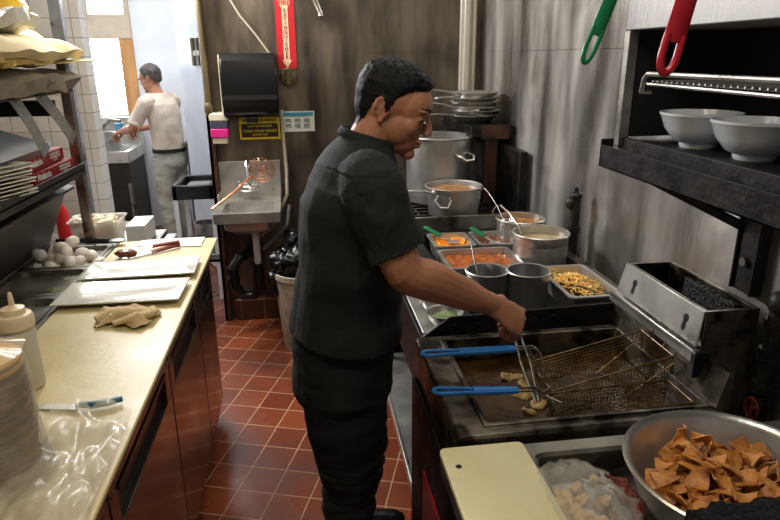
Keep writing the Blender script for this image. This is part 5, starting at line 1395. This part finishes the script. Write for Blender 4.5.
# utensils with coloured handles hanging from a rail
d = thing('utensil_rail', 'steel rod hung from the ceiling carrying two coloured-handled spatulas', 'rail', (.6, 1.05, 2.0))
b = MB(); b.tube([(.62, .7, 2.12), (.62, 1.5, 2.12)], .008, 8); part('rod', b, M['steel'], d)
for y in (.75, 1.45):
    b = MB(); b.tube([(.62, y, 2.12), (.62, y, 2.62)], .004, 6); part('hanger', b, M['steel'], d)
def hang(label, a, e, w, gm, m):
    a, e = Vector(a), Vector(e); dv = (e-a).normalized()
    d = thing('spatula', label, 'spatula', e)
    sd = Vector((0, -1, 0)).cross(dv).normalized(); nn = sd.cross(dv)
    b = MB()
    L_ = .30
    rings = []
    def outline(t):
        if t < .12: return w*math.sqrt(max(0.02, 1-((.12-t)/.12)**2))
        return w*(1-.16*min(1, (t-.12)/.5))
    # handle with an open hanging loop: two rails that meet, then a solid grip
    th = w*.32
    lp = []
    for k in range(25):
        t = -PI/2+PI*k/24; lp.append(a+dv*(.030-math.cos(t)*.030)+sd*math.sin(t)*(w-th))
    b.tube([a+dv*.060-sd*(w-th)*.95]+lp+[a+dv*.060+sd*(w-th)*.95], [(th*.95, th)]*27, 10, ref=nn)
    b.tube([a+dv*.048, a+dv*.062, a+dv*.22, a+dv*L_], [(th*.8, w*.7), (th*.9, w*.97), (th*.9, w*.85), (th*.8, w*.62)], 14, ref=nn)
    part('handle', b, M[gm], d)
    b = MB(); top = a+dv*((2.12-a.z)/dv.z)
    b.tube([a+dv*(L_-.01), top+Vector((0, 0, .0))], .004, 8); b.tube([top, top+Vector((0, 0, .014)), top+Vector((.012, 0, .014))], .004, 8); part('shank', b, M['steel'], d)
hang('spatula with a red grip hanging in front of the broiler', (.588, .985, 1.690), (.622, .985, 1.86), .0200, 'redgrip', None)
hang('spatula with a green grip hanging left of the broiler', (.503, 1.10, 1.706), (.552, 1.10, 1.84), .0135, 'greengrip', None)

# gas pipe at the right
d = thing('gas_pipe', 'black iron gas pipe dropping beside the fryer flue on the right', 'pipe', (1.13, 1.26, .6))
b = MB(); b.tube([(1.13, 1.262, .55), (1.13, 1.262, 1.10), (1.133, 1.259, 1.135), (1.15, 1.245, 1.155), (1.184, 1.235, 1.16)], .021, 14)
for z in (.90, .99, 1.07): b.cyl((1.13, 1.262, z), (1.13, 1.262, z+.03), .028)
b.ell((1.135, 1.259, 1.14), (.034, .034, .034)); part('pipe', b, M['iron'], d)
b = MB(); b.tube([Vector((1.098, 1.252, .86))+Vector((0, math.cos(a)*.022, math.sin(a)*.028)) for a in [2*PI*i/20 for i in range(20)]], .0035, 6, closed=True); b.tube([(1.098, 1.252, .835), (1.098, 1.252, .885)], .003, 6); b.cyl((1.12, 1.257, .86), (1.096, 1.252, .86), .006); part('valve_wheel', b, M['tongred'], d, label='dull red valve wheel')

# ------------------------------------------------------------------ near counter
d = thing('sink_counter', 'worn steel counter with a recessed basin next to the fryer', 'counter', (.7, .8, 0))
CX0, CX1, CY0, CY1 = .262, 1.17, .30, 1.128
def rr2(x0, x1, y0, y1, r, z): return rrect(x0, x1, y0, y1, r, z)
b = MB(); b.rings([rr2(CX0, CX1, CY0, CY1, .004, .86), rr2(CX0, CX1, CY0, CY1, .004, .905), rr2(CX0+.008, CX1-.008, CY0+.008, CY1-.008, .004, .912), rr2(.448, 1.06, .50, 1.085, .03, .912), rr2(.455, 1.053, .507, 1.078, .03, .905), rr2(.462, 1.046, .514, 1.071, .03, .825)])
part('countertop', b, M['dullsteel'], d, smooth=30)
b = MB(); b.box(CX0+.02, CX1-.02, CY0+.02, CY1-.01, .08, .822); part('cabinet', b, M['blacksteel'], d, bevel=.003)
for x, y in ((.32, .36), (.32, 1.08), (1.12, .36), (1.12, 1.08)):
    b = MB(); b.cyl((x, y, 0), (x, y, .08), .02); part('foot', b, M['iron'], d)
# cream board with a hanging hole
b = MB(); outer = [v for v in rrect(.255, .438, .55, 1.112, .014, .913)]
b.rings([outer, [v+Vector((0, 0, .014)) for v in outer]])
d = thing('cutting_board', 'cream cutting board with a hanging hole beside the basin', 'cutting board', (.347, .83, .913))
part('board', b, M['cutboard'], d, bevel=.002)
b = MB(); b.cyl((.282, 1.045, .9268), (.282, 1.045, .9277), .0065, n=18); part('hanging_hole', b, M['soot'], d)
b = MB(); b.box(.27, .40, .6, 1.0, .9125, .9128)
# bag in the basin
bc = Vector((.498, .905, .90))
b = MB()
def bg2(u, v):
    a = 2*PI*u; ph = PI*(.02+.96*v)-PI/2
    q = noise.noise(Vector((math.cos(a)*1.8*math.cos(ph), math.sin(a)*1.8*math.cos(ph), math.sin(ph)*2+4)))+.5*noise.noise(Vector((math.cos(a)*5, math.sin(a)*5, ph*4)))
    r = 1+.22*q
    return (bc.x+.095*r*math.cos(ph)*math.cos(a), bc.y+.125*r*math.cos(ph)*math.sin(a), max(.836, bc.z+.068*r*math.sin(ph)))
b.sheet(bg2, 60, 34, .0008); b.jitter(.006, 60)
single('plastic_bag', b, M['bagfilm'], 'clear bag of food slumped in the near basin', 'plastic bag', smooth=40)
b = MB()
for i in range(40):
    b.ell((bc.x+random.uniform(-.06, .06), bc.y+random.uniform(-.08, .08), random.uniform(.86, .925)), (random.uniform(.012, .024), random.uniform(.012, .02), .010), Euler((random.random()*3, random.random()*3, 0)).to_matrix(), 10, 7)
b = remesh(b, .004, 1); b.jitter(.004, 90)
single('bagged_food', b, M['potato'], 'pale tan food pieces inside the clear bag', 'food', kind='stuff')
b = MB(); b.tube([(.556, .975, .925), (.568, .93, .935), (.575, .885, .93), (.572, .85, .92)], [.010, .016, .016, .010], 10); b = remesh(b, .004, 1); b.jitter(.008, 70)
single('bagged_meat', b, M['meat'], 'dark red piece at the right edge of the clear bag', 'meat')
# big bowl of chips
BC = Vector((.775, .897, .828))
d = thing('mixing_bowl', 'large steel mixing bowl full of fried tortilla pieces', 'bowl', BC)
b = MB(); rb, hb = .190, .15
prof = [(0, 0), (.075, 0), (.10, .008), (.14, .045), (.172, .095), (.186, .14), (.196, .146), (.199, .151), (.195, .154), (.186, .150), (.181, .14), (.166, .096), (.135, .05), (.095, .014), (0, .006)]
b.lathe(prof, BC, 72); part('bowl_body', b, M['steel'], d, smooth=50)
random.seed(21)
kinds = []
for k in range(7):
    b = MB(); n = (3, 4, 4, 4, 4, 3, 4)[k]; s = .0245*(.9+.35*random.random()); base = [Vector((math.cos(2*PI*i/n+.3+random.uniform(-.15, .15))*s*random.uniform(.85, 1.15), math.sin(2*PI*i/n+.3)*s*random.uniform(.75, 1.1), 0)) for i in range(n)]
    cv = random.uniform(-30, 30); cw = random.uniform(-18, 18)
    def cf(u, v, base=base, n=n, cv=cv, cw=cw, k=k):
        if n == 4: p = base[0].lerp(base[1], u).lerp(base[3].lerp(base[2], u), v)
        else: p = base[0].lerp(base[1].lerp(base[2], u), max(v, .03))
        return (p.x, p.y, cv*p.x*p.x+cw*p.x*p.y+.0022*noise.noise(Vector((p.x*90, p.y*90, k))))
    b.sheet(cf, 9, 9, .0028)
    bm = b.bm
    kinds.append(_mesh('tortilla_chip', bm, M['chip'], 60))
for i in range(240):
    o = bpy.data.objects.new('tortilla_chip', kinds[i % 7]); COL.objects.link(o)
    r = .150*math.sqrt(random.random()); a = random.uniform(0, 2*PI)
    lay = i/240
    surf = .950+.040*(1-(r/.15)**2)
    r *= .80+.2*lay
    z = .878+(surf-.878)*lay+random.uniform(-.004, .006)
    o.location = (BC.x+.004+r*math.cos(a), BC.y-.012+r*math.sin(a), z)
    o.rotation_euler = (random.gauss(0, .6), random.gauss(0, .6), random.uniform(0, 6.28))
    o['label'] = 'fried tortilla piece in the heap filling the large steel bowl'; o['category'] = 'tortilla chip'; o['group'] = 'fried tortilla pieces in the mixing bowl'
# black towel in front
b = MB()
def tw(u, v):
    x = .60+.22*u; y = .695+.085*v
    q = noise.noise(Vector((u*6, v*4, 1)))
    return (x, y, .992+.012*math.sin(v*PI)+.012*q)
b.sheet(tw, 40, 20, .02); b.jitter(.004, 120)
single('black_towel', b, M['blackcloth'], 'black towelling laid over the near rim of the mixing bowl', 'towel', smooth=60)
# ------------------------------------------------------------------ camera
F_, P_, Yw, Rl = 625., R(18.1), R(7.9), R(-.5)
cd = bpy.data.cameras.new('camera'); cam = bpy.data.objects.new('camera', cd); COL.objects.link(cam)
cd.sensor_width = 36; cd.sensor_fit = 'HORIZONTAL'; cd.lens = F_/780*36; cd.clip_start = .02
cam.location = (0, 0, 1.72)
fw = Vector((math.sin(Yw)*math.cos(P_), math.cos(Yw)*math.cos(P_), -math.sin(P_)))
rt = Vector((math.cos(Yw), -math.sin(Yw), 0)); upv = rt.cross(fw)
rt2 = rt*math.cos(Rl)-upv*-math.sin(Rl)*-1
c_, s_ = math.cos(Rl), math.sin(Rl)
# image x axis and (downward) y axis turned by the roll angle
xr = rt*c_+upv*s_; yr = upv*c_-rt*s_
cam.matrix_world = Matrix(((xr.x, yr.x, -fw.x, 0), (xr.y, yr.y, -fw.y, 0), (xr.z, yr.z, -fw.z, 1.72), (0, 0, 0, 1)))
bpy.context.scene.camera = cam

# ------------------------------------------------------------------ light
def area(name, loc, target, size, size_y, power, col):
    l = bpy.data.lights.new(name, 'AREA'); l.shape = 'RECTANGLE'; l.size = size; l.size_y = size_y; l.energy = power; l.color = col
    o = bpy.data.objects.new(name, l); COL.objects.link(o); o.location = loc
    d = Vector(target)-Vector(loc); o.rotation_euler = d.to_track_quat('-Z', 'Y').to_euler()
    return o
# daylight through the far window and the far room
area('daylight_window', (-1.85, 7.3, 1.9), (-1.7, 5.5, .9), .9, 1.2, 70, (.90, .95, 1))
area('far_room_light', (-1.3, 5.6, 2.58), (-1.3, 5.6, 0), 1.2, 1.2, 32, (.94, .97, 1))
# exhaust hood light above the cooking line
area('hood_light', (.95, 2.2, 2.45), (1.0, 2.2, .9), .25, 1.3, 8, (1, .96, .90))
area('hood_light_near', (.25, .75, 2.56), (.8, 1.1, .9), .4, .5, 9, (1, .97, .92))
# ceiling fitting over the prep table, warm
area('ceiling_light', (-.45, 1.1, 2.58), (-.6, 1.5, .9), .5, 1.0, 11, (1, .84, .56))
area('doorway_daylight', (-1.05, 3.7, 2.35), (1.1, 1.9, 1.25), .7, .5, 64, (.97, .97, 1))
area('aisle_light', (-.35, 3.2, 2.58), (-.33, 3.9, .9), .3, .8, 14, (1, .90, .76))
w = bpy.data.worlds.new('world'); bpy.context.scene.world = w; w.use_nodes = True
bg = w.node_tree.nodes['Background']; bg.inputs[0].default_value = (.93, .96, 1, 1); bg.inputs[1].default_value = 2.2
sc = bpy.context.scene
sc.view_settings.view_transform = 'Standard'; sc.view_settings.look = 'None'; sc.view_settings.exposure = 0; sc.view_settings.gamma = 1
try: sc.view_settings.use_curve_mapping = False
except Exception: pass
